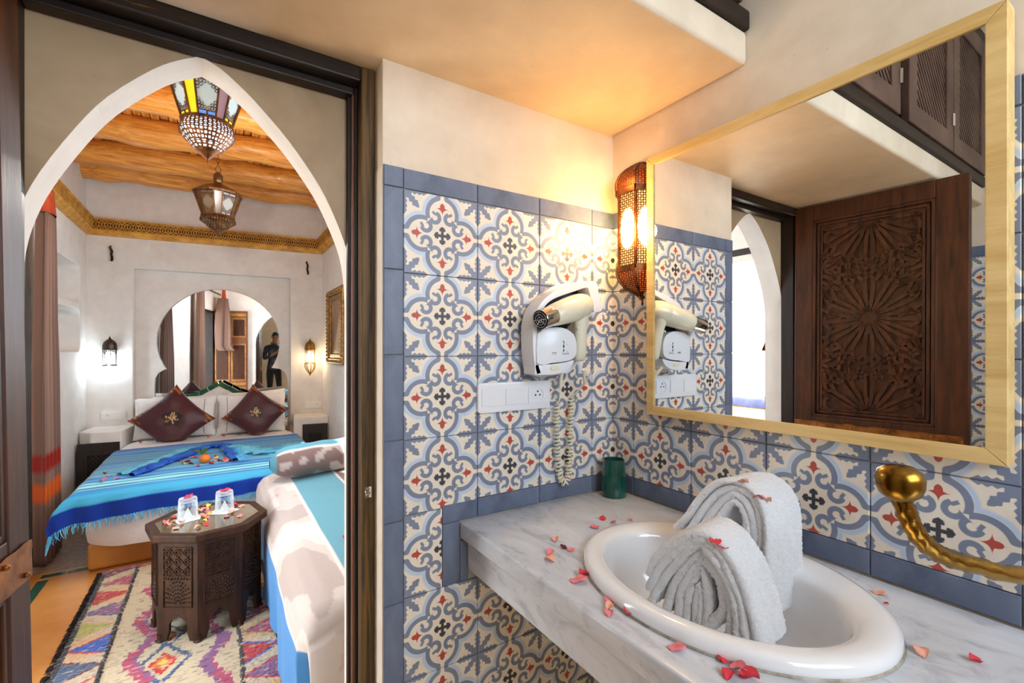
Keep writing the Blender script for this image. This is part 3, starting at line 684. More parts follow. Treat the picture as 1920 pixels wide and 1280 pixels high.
towel('towel', 'white terry towel arched higher at the back of the basin by the faucet', (-0.215, -0.50, 0.88), (0.10, -0.995, 0), (0.98, -0.12, 0), 0.088, [
    [(1266, 983), (1282, 968), (1304, 937), (1328, 909), (1357, 895), (1387, 897), (1416, 915), (1435, 940), (1443, 966), (1446, 1002), (1447, 1045), (1449, 1100), (1452, 1152)],
    [(1286, 990), (1312, 950), (1340, 919), (1372, 906), (1402, 916), (1423, 941), (1432, 970), (1434, 1010), (1433, 1060), (1433, 1100), (1434, 1140)],
    [(1305, 995), (1328, 956), (1352, 931), (1375, 918), (1398, 930), (1413, 953), (1421, 980), (1422, 1016), (1420, 1070)],
    [(1328, 1000), (1346, 960), (1370, 935), (1389, 940), (1402, 960), (1409, 987), (1410, 1018), (1408, 1060)]], 0.0160, 5)

# ---- green glazed tumbler
tum = thing('tumbler', 'dark green glazed ceramic tumbler in the tiled counter corner', 'tumbler', (-0.070, -0.075, 0.85))
mb = MB(); prof = [(0.0372, 0.0), (0.0382, 0.002), (0.0372, 0.025), (0.0335, 0.085), (0.0312, 0.104), (0.0305, 0.107), (0.0285, 0.107), (0.0278, 0.104), (0.030, 0.05), (0.031, 0.006), (0.001, 0.005)]
mb.lathe(prof, 36, (-0.062, -0.066, 0.850)); obj('cup', mb, M['green_glaze'], tum, smooth=50)
mb = MB(); mb.tube([(-0.062+0.0295*math.cos(t), -0.066+0.0295*math.sin(t), 0.9572) for t in [2*PI*k/36 for k in range(37)]], 0.0016, 6); obj('lip', mb, M['rim_brown'], tum, smooth=60)

# ---- framed mirror on the right wall
mir = thing('framed_mirror', 'wall mirror in a pale timber frame above the marble counter', 'mirror', (-0.03, -0.53, 1.46))
y0, y1, z0, z1 = -0.180, -0.884, 1.106, 1.824; fw = 0.025
def frame_side(quad):
    mb = MB(); p = quad; n = 4
    mb._add([(-0.050, a, b) for a, b in p]+[(-0.0075, a, b) for a, b in p], [(0, 1, 2, 3), (7, 6, 5, 4)]+[(i, (i+1) % 4, 4+(i+1) % 4, 4+i) for i in range(4)])
    obj('frame_side', mb, M['frame_wood'], mir, bevel=0.0012)
a0, a1, b0, b1 = y0-fw, y1+fw, z0+fw, z1-fw; g = 0.0004
frame_side([(y0-g, z1), (y1+g, z1), (a1, b1), (a0, b1)]); frame_side([(y0-g, z0), (y1+g, z0), (a1, b0), (a0, b0)])
frame_side([(y0, z0+g), (y0, z1-g), (a0, b1), (a0, b0)]); frame_side([(y1, z0+g), (y1, z1-g), (a1, b1), (a1, b0)])
mb = MB(); mb.box((-0.0462, a1, b0), (-0.0420, a0, b1)); obj('glass', mb, M['mirror'], mir)

# ---- pierced half-lantern wall lamp
def pierced(mb, fn, nu, nv, hole=0.62, skip=None, seed=0):                 # lattice skin: every cell a little frame
    for j in range(nv):
        for i in range(nu):
            if skip and skip((i+.5)/nu, (j+.5)/nv): continue
            sh = 0.5 if j % 2 else 0.0
            u0, u1, v0, v1 = i/nu, (i+1)/nu, j/nv, (j+1)/nv; c = ((u0+u1)/2, (v0+v1)/2)
            o = [(u0, v0), (u1, v0), (u1, v1), (u0, v1)]
            inn = [(c[0]+(u1-u0)*0.5*hole*math.cos(a), c[1]+(v1-v0)*0.5*hole*math.sin(a)) for a in (-PI/2, 0, PI/2, PI)] if (i+j) % 2 else [(c[0]+(p[0]-c[0])*hole, c[1]+(p[1]-c[1])*hole) for p in o]
            if (i+j) % 2:
                mids = inn; P = o+mids
                mb._add([fn(*p) for p in P], [(0, 1, 4), (1, 5, 4), (1, 2, 5), (2, 6, 5), (2, 3, 6), (3, 7, 6), (3, 0, 7), (0, 4, 7)])
            else:
                mb._add([fn(*p) for p in o+inn], [(0, 1, 5, 4), (1, 2, 6, 5), (2, 3, 7, 6), (3, 0, 4, 7)])
sco = thing('wall_lantern', 'tall pierced bronze half-lantern glowing amber in the tiled corner', 'wall lamp', (0.0, -0.115, 1.64))
SY, SR = -0.115, 0.0655
hexp = lambda k, r=1.0: (-SR*r*math.sin(PI*k/3), SY+SR*r*math.cos(PI*k/3))  # k=0..3, wall-left, front ribs, wall-right
def face(k, r0=1.0): return hexp(k, r0), hexp(k+1, r0)
for k in range(3):
    (xa, ya), (xb, yb) = face(k)
    f1 = lambda u, v: (xa+(xb-xa)*u, ya+(yb-ya)*u, 1.535+(1.745-1.535)*v)
    mb = MB(); pierced(mb, f1, 9, 30, 0.72, skip=lambda u, v: (abs(u-.5)/0.46)**2+(abs(v-.5)/0.27)**1.6 < 1)
    o = obj('pierced_panel', mb, M['iron_bronze'], sco, fix=False); o.modifiers.new('t', 'SOLIDIFY').thickness = 0.0012
    # upper hood and lower cup: curved tapering panels
    def hood(u, v):
        r = (1.14*(1-v**2.6)+0.10*v) ; (p, q), (p2, q2) = hexp(k, r), hexp(k+1, r)
        return (p+(p2-p)*u, q+(q2-q)*u, 1.760+0.084*v)
    def cup_(u, v):
        r = (1.10*(1-v**2.2)+0.08*v); (p, q), (p2, q2) = hexp(k, r), hexp(k+1, r)
        return (p+(p2-p)*u, q+(q2-q)*u, 1.520-0.072*v)
    for fn, nm in ((hood, 'hood_panel'), (cup_, 'cup_panel')):
        mb = MB(); pierced(mb, fn, 8, 14, 0.66); o = obj(nm, mb, M['iron_bronze'], sco, fix=False); o.modifiers.new('t', 'SOLIDIFY').thickness = 0.0012
        mb = MB(); mb.grid(lambda u, v: tuple(Vector(fn(u, v))*1.0+Vector((0.0035, 0, 0))), 4, 8); obj('tinted_glass', mb, M['amber_glass'], sco, smooth=60, fix=False)
for k in range(4):
    x, y = hexp(k); mb = MB(); mb.bar((x, y, 1.53), (x, y, 1.75), 0.006, 0.006, up=(1, 0, 0))
    pts = []
    for v in [i/8 for i in range(9)]:
        r = (1.14*(1-v**2.6)+0.10*v); p, q = hexp(k, r); pts.append((p, q, 1.760+0.084*v))
    mb.tube(pts, 0.0035, 6); pts = []
    for v in [i/8 for i in range(9)]:
        r = (1.10*(1-v**2.2)+0.08*v); p, q = hexp(k, r); pts.append((p, q, 1.520-0.072*v))
    mb.tube(pts, 0.0042, 6); obj('rib', mb, M['iron_bronze'], sco)
for z, r in ((1.748, 1.10), (1.521, 1.06)):
    mb = MB()
    for k in range(3):
        (xa, ya), (xb, yb) = face(k, r); mb.bar((xa, ya, z+0.004), (xb, yb, z+0.004), 0.010, 0.016, up=(0, 0, 1))
    obj('band', mb, M['iron_bronze'], sco)
mb = MB(); mb.lathe([(0.001, -0.032), (0.004, -0.026), (0.0025, -0.014), (0.009, -0.010), (0.010, -0.006), (0.004, 0.0), (0.006, 0.01)], 12, (-0.006, SY-0.012, 1.448)); obj('finial', mb, M['iron_bronze'], sco, smooth=50)
mb = MB(); mb.box((-0.003, SY-SR, 1.47), (-0.0062, SY+SR, 1.82)); obj('back_plate', mb, M['iron_bronze'], sco)
mb = MB(); [mb.plate([(0.5+0.44*math.cos(q), 1.641+0.064*math.sin(q)) for q in [2*PI*i/24 for i in range(24)]], [], 0.958, 0.972, (lambda k_: lambda u, v, r_: (hexp(k_, r_)[0]+(hexp(k_+1, r_)[0]-hexp(k_, r_)[0])*u, hexp(k_, r_)[1]+(hexp(k_+1, r_)[1]-hexp(k_, r_)[1])*u, v))(k)) for k in range(3)]; obj('almond_pane', mb, M['lamp_glass'], sco)
mb = MB()
for k in range(3): (xa, ya), (xb, yb) = face(k, 0.955); mb._add([(xa, ya, 1.535), (xb, yb, 1.535), (xb, yb, 1.745), (xa, ya, 1.745)], [(0, 1, 2, 3)])
obj('inner_glass', mb, mat('glowing_amber_pane', S(240, 190, 110), rough=0.4, emis=(1.0, 0.62, 0.20, 1), estr=1.8), sco, fix=False)
light('wall_lantern_light', 'POINT', (-0.105, SY-0.012, 1.64), 3.5, (1.0, 0.60, 0.22), 0.03)
light('wall_lantern_uplight', 'POINT', (-0.095, -0.115, 1.78), 0.55, (1.0, 0.48, 0.14), 0.02)

# ---- hotel hair dryer with its wall holder and coiled cord
hol = thing('dryer_holder', 'white plastic wall holder cradling the hair dryer', 'holder', (-0.25, 0, 1.33))
def dpx(pts, y, n=3):                                                     # outline seen at 6.4x from (940, 500), on the plane y
    P = [at_y(940+a_/6.4, 500+b_/6.4, y) for a_, b_ in pts]; return smooth_poly([(p.x, p.z) for p in P], set(), n)
BACK = dpx([(430, 1325), (330, 1290), (300, 1200), (275, 1000), (285, 780), (325, 590), (375, 450), (440, 345), (560, 255), (700, 212), (900, 190), (1040, 180), (1090, 200), (1120, 260)], -0.012)
mb = MB(); mb.plate(BACK+dpx([(1060, 560), (980, 640), (880, 760), (880, 1120), (760, 1270)], -0.012), [], -0.0065, -0.030, FXZ); obj('back_shell', mb, M['white_plastic'], hol, bevel=0.003, smooth=50)
FRO = dpx([(425, 1290), (400, 1180), (378, 1000), (374, 780), (385, 650), (412, 540), (470, 440), (570, 340), (700, 262), (870, 212), (1000, 188), (1070, 188), (1120, 218), (1152, 290), (1198, 425), (1206, 480), (1190, 532), (1110, 545)], -0.080)
FRI = dpx([(1102, 505), (1078, 400), (1045, 285), (1015, 250), (880, 292), (700, 352), (590, 405), (520, 472), (455, 570), (425, 680), (425, 820), (430, 1000), (440, 1180), (470, 1270)], -0.080)
mb = MB(); mb.plate(FRI+[FRI[0]][:0], [], -0.0305, -0.033, FXZ); obj('inner_lining', mb, M['black'], hol)  # flat black sheet across the hollow behind the barrel
mb = MB(); mb.plate(FRO+FRI, [], -0.026, -0.082, FXZ); obj('hood', mb, M['white_plastic'], hol, bevel=0.004, seg=3, smooth=50)
mb = MB(); mb.plate(dpx([(440, 800), (430, 1160), (600, 1155), (800, 1128), (885, 1080), (905, 1000), (900, 900), (870, 812), (800, 757), (720, 728), (600, 728), (500, 752)], -0.088, 2), [], -0.030, -0.088, FXZ); bxo = obj('control_box', mb, M['white_plastic'], hol, bevel=0.007, seg=3, smooth=50)
mb = MB(); mb.plate(dpx([(412, 1174), (402, 1272), (430, 1298), (600, 1294), (750, 1266), (835, 1205), (872, 1120), (780, 1145), (600, 1170)], -0.082, 2), [], -0.030, -0.082, FXZ); obj('lower_tray', mb, M['white_plastic'], hol, bevel=0.006, seg=3, smooth=50)
mb = MB(); mb.lathe([(0.0125, 0), (0.0115, 0.0012), (0.001, 0.0014)], 24); me = mb.mesh('aged_spot', M['yellow_patch']); me.transform(Matrix.Translation((-0.300, -0.0828, 1.237)) @ Matrix.Diagonal((1.25, 1, 0.5, 1)) @ Matrix.Rotation(PI/2, 4, 'X')); put('aged_spot', me, hol)
for k, z in enumerate((1.307, 1.296, 1.284)):                             # dark mode symbols and small print
    mb = MB(); d = [[(-.0022, .004), (0, .004), (.0008, -.001), (.004, -.0035), (.0005, -.0035), (-.0022, 0)], [(0, .006), (.0026, 0), (0, -.006), (-.0022, -.003), (-.0022, .003)], [(-.0022, .0035), (.0042, .0035), (.0005, .0), (.0, -.004), (-.0022, -.002)]][k]
    mb.plate([(-0.273+a, z+b) for a, b in d], [], -0.0878, -0.0888, FXZ); obj('mode_symbol', mb, M['black'], bxo)
mb = MB()
for x, z, wd, h in ((-0.2615, 1.3005, .006, .0008), (-0.2615, 1.2825, .005, .0008), (-0.2705, 1.2765, .017, .0014), (-0.2700, 1.2740, .012, .001)): mb.box((x-wd/2, -0.0888, z-h/2), (x+wd/2, -0.0878, z+h/2))
mb.tube([(-0.2585+.0026*math.cos(t), -0.0886, 1.2765+.0028*math.sin(t)) for t in [k*PI/8 for k in range(17)]], 0.0005, 4)
for k in range(7):
    mb.box((-0.3135+k*0.0024, -0.0888, 1.2765), (-0.3128+k*0.0024, -0.0878, 1.2800)); 
    if k in (0, 3, 5): mb.box((-0.3135+k*0.0024, -0.0888, 1.2793), (-0.3118+k*0.0024, -0.0878, 1.2800))
mb.box((-0.313, -0.0888, 1.2735), (-0.298, -0.0878, 1.2742)); obj('small_print', mb, M['print_grey'], bxo)
dry = thing('hair_dryer', 'cream hair dryer with chrome nozzle resting in the wall holder', 'hair dryer', (-0.25, -0.09, 1.39))
B0 = at_y(1013, 599, -0.125); BE = at_y(1099, 570, -0.078); LB = (BE-B0).length/0.160; ax = (BE-B0).normalized(); yv = Vector((0, -1, 0)); yv = (yv-ax*yv.dot(ax)).normalized(); zv = yv.cross(ax) if yv.cross(ax).z > 0 else ax.cross(yv)
def along(prof, n=28):
    mb = MB(); N = len(prof); pts = []
    for d, r in prof:
        for k in range(n): t = 2*PI*k/n; pts.append(B0+ax*d*LB+yv*(r*math.cos(t))+zv*(r*math.sin(t)))
    mb._add(pts, [(j*n+k, j*n+(k+1) % n, (j+1)*n+(k+1) % n, (j+1)*n+k) for j in range(N-1) for k in range(n)]+[tuple(range(n)), tuple((N-1)*n+k for k in range(n))]); return mb
obj('barrel', along([(0.036, 0.0255), (0.040, 0.0285), (0.060, 0.0315), (0.090, 0.0350), (0.116, 0.0365), (0.118, 0.0358), (0.120, 0.0365), (0.140, 0.0350), (0.153, 0.031), (0.160, 0.024)]), M['cream_plastic'], dry, smooth=45)
noz = obj('nozzle', along([(0.004, 0.0215), (0.0, 0.0245), (0.003, 0.0255), (0.032, 0.0262), (0.036, 0.0265), (0.040, 0.0262)]), M['chrome'], dry, smooth=45)
obj('nozzle_mouth', along([(-0.0006, 0.0212), (0.002, 0.0212)]), M['black'], noz)
mb = MB()
for r in (0.0205, 0.0135, 0.0070): mb.tube([B0-ax*0.0018+yv*(r*math.cos(t))+zv*(r*math.sin(t)) for t in [2*PI*k/24 for k in range(25)]], 0.0008, 5)
for k in range(8): t = PI/4*k; mb.tube([B0-ax*0.0018, B0-ax*0.0018+yv*(0.0205*math.cos(t))+zv*(0.0205*math.sin(t))], 0.0007, 5)
obj('grille', mb, M['chrome'], noz)
mb = MB(); H0 = at_y(1089, 588, -0.088); H1 = at_y(1087, 676, -0.070); hp = [H0.lerp(H1, f) for f in (0, .25, .5, .8, .95, 1.0)]
mb.tube(hp, [0.026, 0.0205, 0.0190, 0.0195, 0.0185, 0.011], 20, flat=0.85, up=(0, 1, 0)); obj('handle', mb, M['cream_plastic'], dry, smooth=50)
mb = MB(); kp = H0.lerp(H1, 0.32)+Vector((-0.019, -0.012, 0)); mb.ball(kp, 0.0042, 10); obj('switch_knob', mb, M['cream_plastic'], dry, smooth=60)
def coil(P, r, turns, m=12):
    P = [Vector(p) for p in P]; L = [0]
    for a, b in zip(P[:-1], P[1:]): L.append(L[-1]+(b-a).length)
    def at(d):
        for i in range(len(P)-1):
            if d <= L[i+1] or i == len(P)-2:
                f = (d-L[i])/(L[i+1]-L[i]); return P[i].lerp(P[i+1], f)
    out = []; N = int(turns*m)
    for i in range(N+1):
        d = L[-1]*i/N; p = at(d); t = (at(min(d+0.004, L[-1]))-at(max(d-0.004, 0))).normalized(); a = Vector((0, 1, 0)); a = (a-t*a.dot(t)).normalized(); b = t.cross(a)
        th = 2*PI*i/m; out.append(p+a*(r*math.cos(th))+b*(r*math.sin(th)))
    return out
CORD = M['cream_plastic']; yc = -0.022
mb = MB(); path = smooth_poly([(-0.246, yc, 1.128), (-0.245, yc, 1.022), (-0.238, yc, 0.94), (-0.228, yc-.004, 0.905), (-0.213, yc-.004, 0.903), (-0.200, yc, 0.94), (-0.195, yc, 1.05), (-0.190, yc, 1.145)], set(), 5)
cpts = coil(path, 0.0085, 46, 10)
lead_in = [(-0.243, -0.04, 1.218), (-0.243, -0.036, 1.17), (-0.241, -0.03, 1.145), (-0.244, -0.028, 1.133)]
lead_out = [(-0.186, -0.03, 1.155), (-0.176, -0.045, 1.175), (-0.173, -0.07, 1.20), (-0.174, -0.10, 1.235)]
mb.tube(lead_in+cpts+lead_out, 0.0022, 6); obj('coiled_cord', mb, CORD, dry, smooth=60)
for base, tip in (((-0.243, -0.042, 1.221), (-0.243, -0.036, 1.175)), ((-0.2105, -0.098, 1.232), (-0.185, -0.075, 1.19))):
    base, tip = Vector(base), Vector(tip); mb = MB()
    mb.tube([base.lerp(tip, k/8) for k in range(9)], [0.0052 if k % 2 else 0.0042 for k in range(9)], 8); obj('strain_relief', mb, CORD, dry, smooth=60)

# ---- switch and socket plate
def wall_plate(name, label, cat, P, ux, n, pitch, kinds, h=0.078, grp=None, rz=0, out=0.011, m=None):
    m = m or M['white_plastic']; wd = pitch*n+0.012
    t = thing(name, label, cat, P, (0, 0, rz), grp)
    mb = MB(); mb.plate(rrect(-wd/2, -h/2, wd/2, h/2, 0.008), [], 0.0, -out, FXZ); obj('plate', mb, m, t, world=False, bevel=0.003, smooth=50)
    for k, kd in enumerate(kinds):
        cx = -wd/2+0.006+pitch*(k+0.5); a = pitch/2-0.004; b = h/2-0.017
        mb = MB(); mb.plate(rrect(cx-a, -b, cx+a, b, 0.002), [[(cx+0.018*math.cos(q), 0.018*math.sin(q)) for q in [2*PI*i/20 for i in range(20)]]] if kd == 'socket' else [], -out+0.001, -out-0.0025, FXZ)
        e = obj('socket' if kd == 'socket' else 'rocker', mb, m, t, world=False, bevel=0.0008)
        if kd == 'socket':
            mb = MB(); mb.plate([(cx+0.0185*math.cos(q), 0.0185*math.sin(q)) for q in [2*PI*i/20 for i in range(20)]], [], -out+0.0012, -out+0.0002, FXZ); obj('socket_well', mb, m, e, world=False)
            mb = MB()
            for dx, dz in ((-0.0075, 0), (0.0075, 0), (0, 0.010)): mb.lathe([(0.0026, -0.0004), (0.0026, 0.0006)], 10, (0, 0, 0)); q = mb.v[-20:]; mb.v[-20:] = [Vector((cx+dx+p.x, -out+0.0000-p.z, dz+p.y)) for p in q]
            obj('socket_hole', mb, M['black'], e, world=False)
    return t
wall_plate('switch_plate', 'white triple plate of two rocker switches and a socket under the hair dryer', 'switch', (-0.3825, -0.0062, 1.160), None, 3, 0.0735, ['rocker', 'rocker', 'socket'])

# ---- twisted brass towel hook in the foreground
hk = thing('towel_rail', 'twisted brass towel rail with a rounded knob reaching over the basin', 'towel rail', (-0.1, -1.0, 1.08))
def hz(px, py, Z): return CAM+ray(px, py)*Z
KN = hz(1687, 900, 0.42)
AP = smooth_poly([hz(1690, 922, .42), hz(1697, 955, .42), hz(1712, 990, .421), hz(1738, 1022, .423), hz(1775, 1045, .426), hz(1830, 1060, .43), hz(1925, 1076, .44), Vector((-0.25, -1.005, 1.066)), Vector((-0.012, -1.03, 1.07))], set(), 8)
mb = MB(); N = len(AP); n = 12; pts = []
for i, p in enumerate(AP):
    p = Vector(p); t = (Vector(AP[min(i+1, N-1)])-Vector(AP[max(i-1, 0)])).normalized(); a = t.cross(Vector((0, 0, 1))).normalized(); b = a.cross(t)
    for k in range(n):
        th = 2*PI*k/n; r = 0.0080*(1+0.11*math.cos(3*(th+i*0.42))); r *= (1.0 if i > 6 else 0.82+0.03*i); pts.append(p+a*(r*math.cos(th))+b*(r*math.sin(th)))
mb._add(pts, [(j*n+k, j*n+(k+1) % n, (j+1)*n+(k+1) % n, (j+1)*n+k) for j in range(N-1) for k in range(n)]+[tuple(range(n)), tuple((N-1)*n+k for k in range(n))])
obj('twisted_arm', mb, M['brass'], hk, smooth=70)
mb = MB(); mb.lathe([(0.0085, -0.0185), (0.0105, -0.0165), (0.0155, -0.0125), (0.0180, -0.006), (0.0185, 0.002), (0.0165, 0.0085), (0.011, 0.0125), (0.001, 0.0140)], 24, tuple(KN)); obj('knob', mb, M['brass'], hk, smooth=60)
mb = MB(); mb.lathe([(0.030, 0), (0.030, 0.004), (0.022, 0.009), (0.010, 0.012)], 20); me = mb.mesh('rosette', M['brass'], smooth=50); me.transform(Matrix.Translation((-0.0062, -1.03, 1.07)) @ Matrix.Rotation(-PI/2, 4, 'Y')); put('rosette', me, hk)

# ---- petals: one folded sheet per petal
_pet = {}
def petal_mesh(kind, m):
    if (kind, m) in _pet: return _pet[(kind, m)]
    rnd = random.Random(kind*13+5); mb = MB(); a, b, c = rnd.uniform(.5, 1.2), rnd.uniform(.3, .8), rnd.uniform(0, 6)
    def fn(u, v):
        x, y = u*2-1, v*2-1; rr = 1.0-0.25*abs(y)**2; w_ = math.sqrt(max(0.0, 1-y*y*0.92))*rr
        return (x*w_*0.5, y*0.62, 0.16+0.30*a*(x*w_)**2+0.16*b*math.sin(3*x+c)+0.14*math.cos(2.5*y+c)+0.05*math.sin(7*x+5*y+c))
    mb.grid(fn, 6, 6); me = mb.mesh('petal', M[m], smooth=90, fix=False); zm = min(v.co.z for v in me.vertices)
    me.transform(Matrix.Translation((0, 0, -zm))); _pet[(kind, m)] = me; return me
pc = [0]
def petal(P, size, m, label, group, rz=None, tilt=None):
    pc[0] += 1; k = pc[0]; rnd = random.Random(k*31)
    o = bpy.data.objects.new('petal', petal_mesh(k % 5, m)); C.objects.link(o); o.location = P; o.scale = (size,)*3
    o.rotation_euler = (rnd.uniform(-.12, .12) if tilt is None else tilt, rnd.uniform(-.12, .12), rnd.uniform(0, 6.28) if rz is None else rz)
    return tag(o, label, 'petal', group)
CG = 'dried petals on the counter'
for px, py, s_, m, lab in [
    (1130, 973, .016, 'petal_red', 'red dried petal nearest the green tumbler on the counter'),
    (1115, 989, .021, 'petal_pink', 'frilly pink petal at the far left edge of the basin rim'),
    (1150, 981, .012, 'petal_pink', 'thin pink sliver of petal behind the basin rim'),
    (1181, 975, .012, 'petal_peach', 'pale peach petal standing behind the basin rim'),
    (1041, 1014, .015, 'petal_peach', 'pale pink petal alone at the wall end of the counter'),
    (1057, 1027, .014, 'petal_dark', 'dark maroon petal, almost black, left of the basin'),
    (1070, 1032, .015, 'petal_pink', 'pink petal touching the dark maroon one'),
    (1033, 1039, .017, 'petal_pink', 'magenta petal near the front counter edge'),
    (1031, 1051, .020, 'petal_peach', 'peach frilled petal just below the magenta one'),
    (1094, 1079, .018, 'petal_red', 'red petal leaning against the left basin rim'),
    (1085, 1090, .026, 'petal_pink', 'large pink curled petal under the left basin rim'),
    (1144, 1128, .021, 'petal_pink', 'long upright pink petal along the front basin rim'),
    (1144, 1141, .016, 'petal_peach', 'peach petal folded under the long upright pink one'),
    (1141, 1151, .015, 'petal_pink', 'lowest pink petal of the cluster by the basin front'),
    (1180, 1150, .018, 'petal_red', 'coral red petal touching the front basin rim'),
    (1269, 1217, .020, 'petal_pink', 'round crumpled pink petal ball on the front counter edge'),
    (1360, 1236, .022, 'petal_red', 'glossy red petal tucked against the front rim of the basin'),
    (1385, 1259, .019, 'petal_pink', 'magenta crumpled petal below the glossy red one'),
    (1366, 1267, .016, 'petal_red', 'red petal left of the magenta crumpled one at the picture bottom'),
    (1404, 1273, .020, 'petal_red', 'crimson petal lowest in front of the basin'),
    (1629, 1122, .014, 'petal_red', 'red petal on the right back rim of the basin'),
    (1649, 1113, .017, 'petal_peach', 'curled peach petal near the blue skirting tiles'),
    (1661, 1132, .006, 'petal_red', 'tiny red petal scrap on the right of the counter'),
    (1726, 1224, .019, 'petal_peach', 'dry peach petal lying right of the basin'),
    (1829, 1241, .014, 'petal_red', 'small red petal furthest right on the counter')]:
    P = at_z(px, py, 0.8495); petal((P.x, P.y, 0.8495), s_, m, lab, CG)
for k_, px, py, s_, m, lab in [(0, 1341, 987, .019, 'petal_red', 'coral petal on the left at the top of the front towel'), (0, 1356, 990, .018, 'petal_red', 'deep red petal on the right at the top of the front towel'),
                      (1, 1393, 893, .016, 'petal_peach', 'peach petal on top of the rear towel'), (1, 1424, 898, .018, 'petal_pink', 'pink frilled petal on the shoulder of the rear towel'), (1, 1438, 905, .016, 'petal_peach', 'peach petal lowest on the shoulder of the rear towel')]:
    for dy in range(0, 40, 2):                                             # drop the petal onto the cloth under that line of sight
        h_ = TOWEL_BVH[k_].ray_cast(CAM, ray(px, py+dy).normalized())
        if h_[0] is not None and h_[1].z > 0.15: break
    petal(h_[0]+Vector((0, 0, 0.0005)), s_, m, lab, 'petals on the towels')
# ================================================================== BEDROOM THINGS
M['cloth'] = attr_mat('woven_cloth'); M['sheet'] = mat('white_cotton', S(232, 226, 222), S(243, 239, 236), rough=0.9, scale=5, bs=0.25, bscale=9, bdist=0.01, sheen=0.2)
M['satin'] = attr_mat('satin_cloth', rough=0.42, bs=0.08, sheen=0.1, spec=0.4)
M['table_wood'] = wood_mat('carved_table_wood', S(34, 20, 12), S(70, 43, 26), (10, 10, 2), rough=0.5, spec=0.25, scale=3, bs=0.15)
M['lattice_black'] = wood_mat('dark_lattice_wood', S(22, 16, 13), S(46, 34, 26), (10, 10, 3), rough=0.45, scale=3)
def thin_glass():
    m, nt, b = base_mat('clear_glass'); out = nt.nodes['Material Output']; b.inputs['Base Color'].default_value = (0.9, 0.95, 1, 1); b.inputs['Roughness'].default_value = 0.03; b.inputs['Specular IOR Level'].default_value = 1.0
    tr = node(nt, 'ShaderNodeBsdfTransparent'); tr.inputs[0].default_value = (0.95, 0.98, 1, 1); lw = node(nt, 'ShaderNodeLayerWeight'); lw.inputs[0].default_value = 0.28
    mx = node(nt, 'ShaderNodeMixShader'); nt.links.new(lw.outputs['Facing'], mx.inputs[0]); nt.links.new(tr.outputs[0], mx.inputs[1]); nt.links.new(b.outputs[0], mx.inputs[2]); nt.links.new(mx.outputs[0], out.inputs[0]); return m
M['glass'] = thin_glass()
M['table_glass'] = mat('olive_table_glass', S(84, 72, 50), S(104, 92, 66), rough=0.06, scale=4, coat=0.8)
M['napkin'] = mat('white_paper', S(238, 236, 232), rough=0.9)
M['blackiron'] = mat('black_iron', S(30, 24, 20), S(52, 42, 34), rough=0.5, metal=0.6, scale=40)
M['pewter'] = mat('dark_pewter', S(52, 44, 38), S(88, 76, 62), rough=0.4, metal=0.7, scale=40)
M['old_brass'] = mat('aged_brass_leaf', S(112, 80, 40), S(164, 122, 62), rough=0.42, metal=0.75, scale=40)
lin = lambda c: S(*c)
def mixl(a, b, t): return tuple(x+(y-x)*t for x, y in zip(a, b))

# ---- bed: plaster plinth, mattress with sheet
bed = thing('bed', 'double bed with white sheet on an ochre plaster plinth below the arched mirror', 'bed', (-1.08, 3.25, 0))
mb = MB(); mb.box((-1.70, 2.50, 0), (-0.46, 4.22, 0.165)); obj('plinth', mb, FLO, bed, bevel=0.025, seg=3, smooth=50)
mb = MB()
def matt(u, v):
    # closed rounded box by superellipse section, u around, v along
    t = 2*PI*u; ct, st = math.cos(t), math.sin(t); e = 0.28
    x = abs(ct)**e*(1 if ct > 0 else -1); y = abs(st)**e*(1 if st > 0 else -1)
    w_ = [0.90, 0.985, 1.0, 1.0, 0.992, 0.97, 0.0][min(6, int(round(v*6)))]; z = [0.150, 0.158, 0.21, 0.42, 0.470, 0.4885, 0.489][min(6, int(round(v*6)))]
    wr = 0.008*nz(x*3, y*5, z*9)*(1 if 0.1 < v < 0.8 else 0.2)
    return (-1.08+x*(0.652*w_+wr), 3.27+y*(0.905*w_+wr), z+0.010*nz(x*4, y*4, 3)*(1 if v < 0.3 else 0))
mb.grid(matt, 160, 6); obj('mattress', mb, M['sheet'], bed, smooth=60, fix=False)
# ---- headboard with green tile edging
hb = thing('headboard', 'low white plaster headboard with a wavy green tile edge behind the pillows', 'headboard', tuple(FW(1.0, 0.05, 0.5)))
HBP = [(0.62, 0.842), (0.70, 0.842), (0.78, 0.850), (0.85, 0.872), (0.92, 0.912), (1.005, 0.962), (1.09, 0.912), (1.16, 0.868), (1.24, 0.838), (1.31, 0.822), (1.39, 0.818)]
mb = MB(); mb.plate([(0.62, 0.40)]+[(s_, z_-0.02) for s_, z_ in HBP]+[(1.39, 0.40)], [], 0.02, 0.062, FF); obj('panel', mb, M['white_plaster'], hb, bevel=0.004)
GTB = mat('green_edging_tile', S(18, 70, 44), S(36, 104, 70), rough=0.15, scale=20, coat=0.6)
for (sa, za), (sb, zb) in zip(HBP[:-1], HBP[1:]):
    mb = MB(); mb.bar(FW(sa+0.002, 0.042, za), FW(sb-0.002, 0.042, zb), 0.054, 0.044); obj('edging_tile', mb, GTB, hb, bevel=0.005)
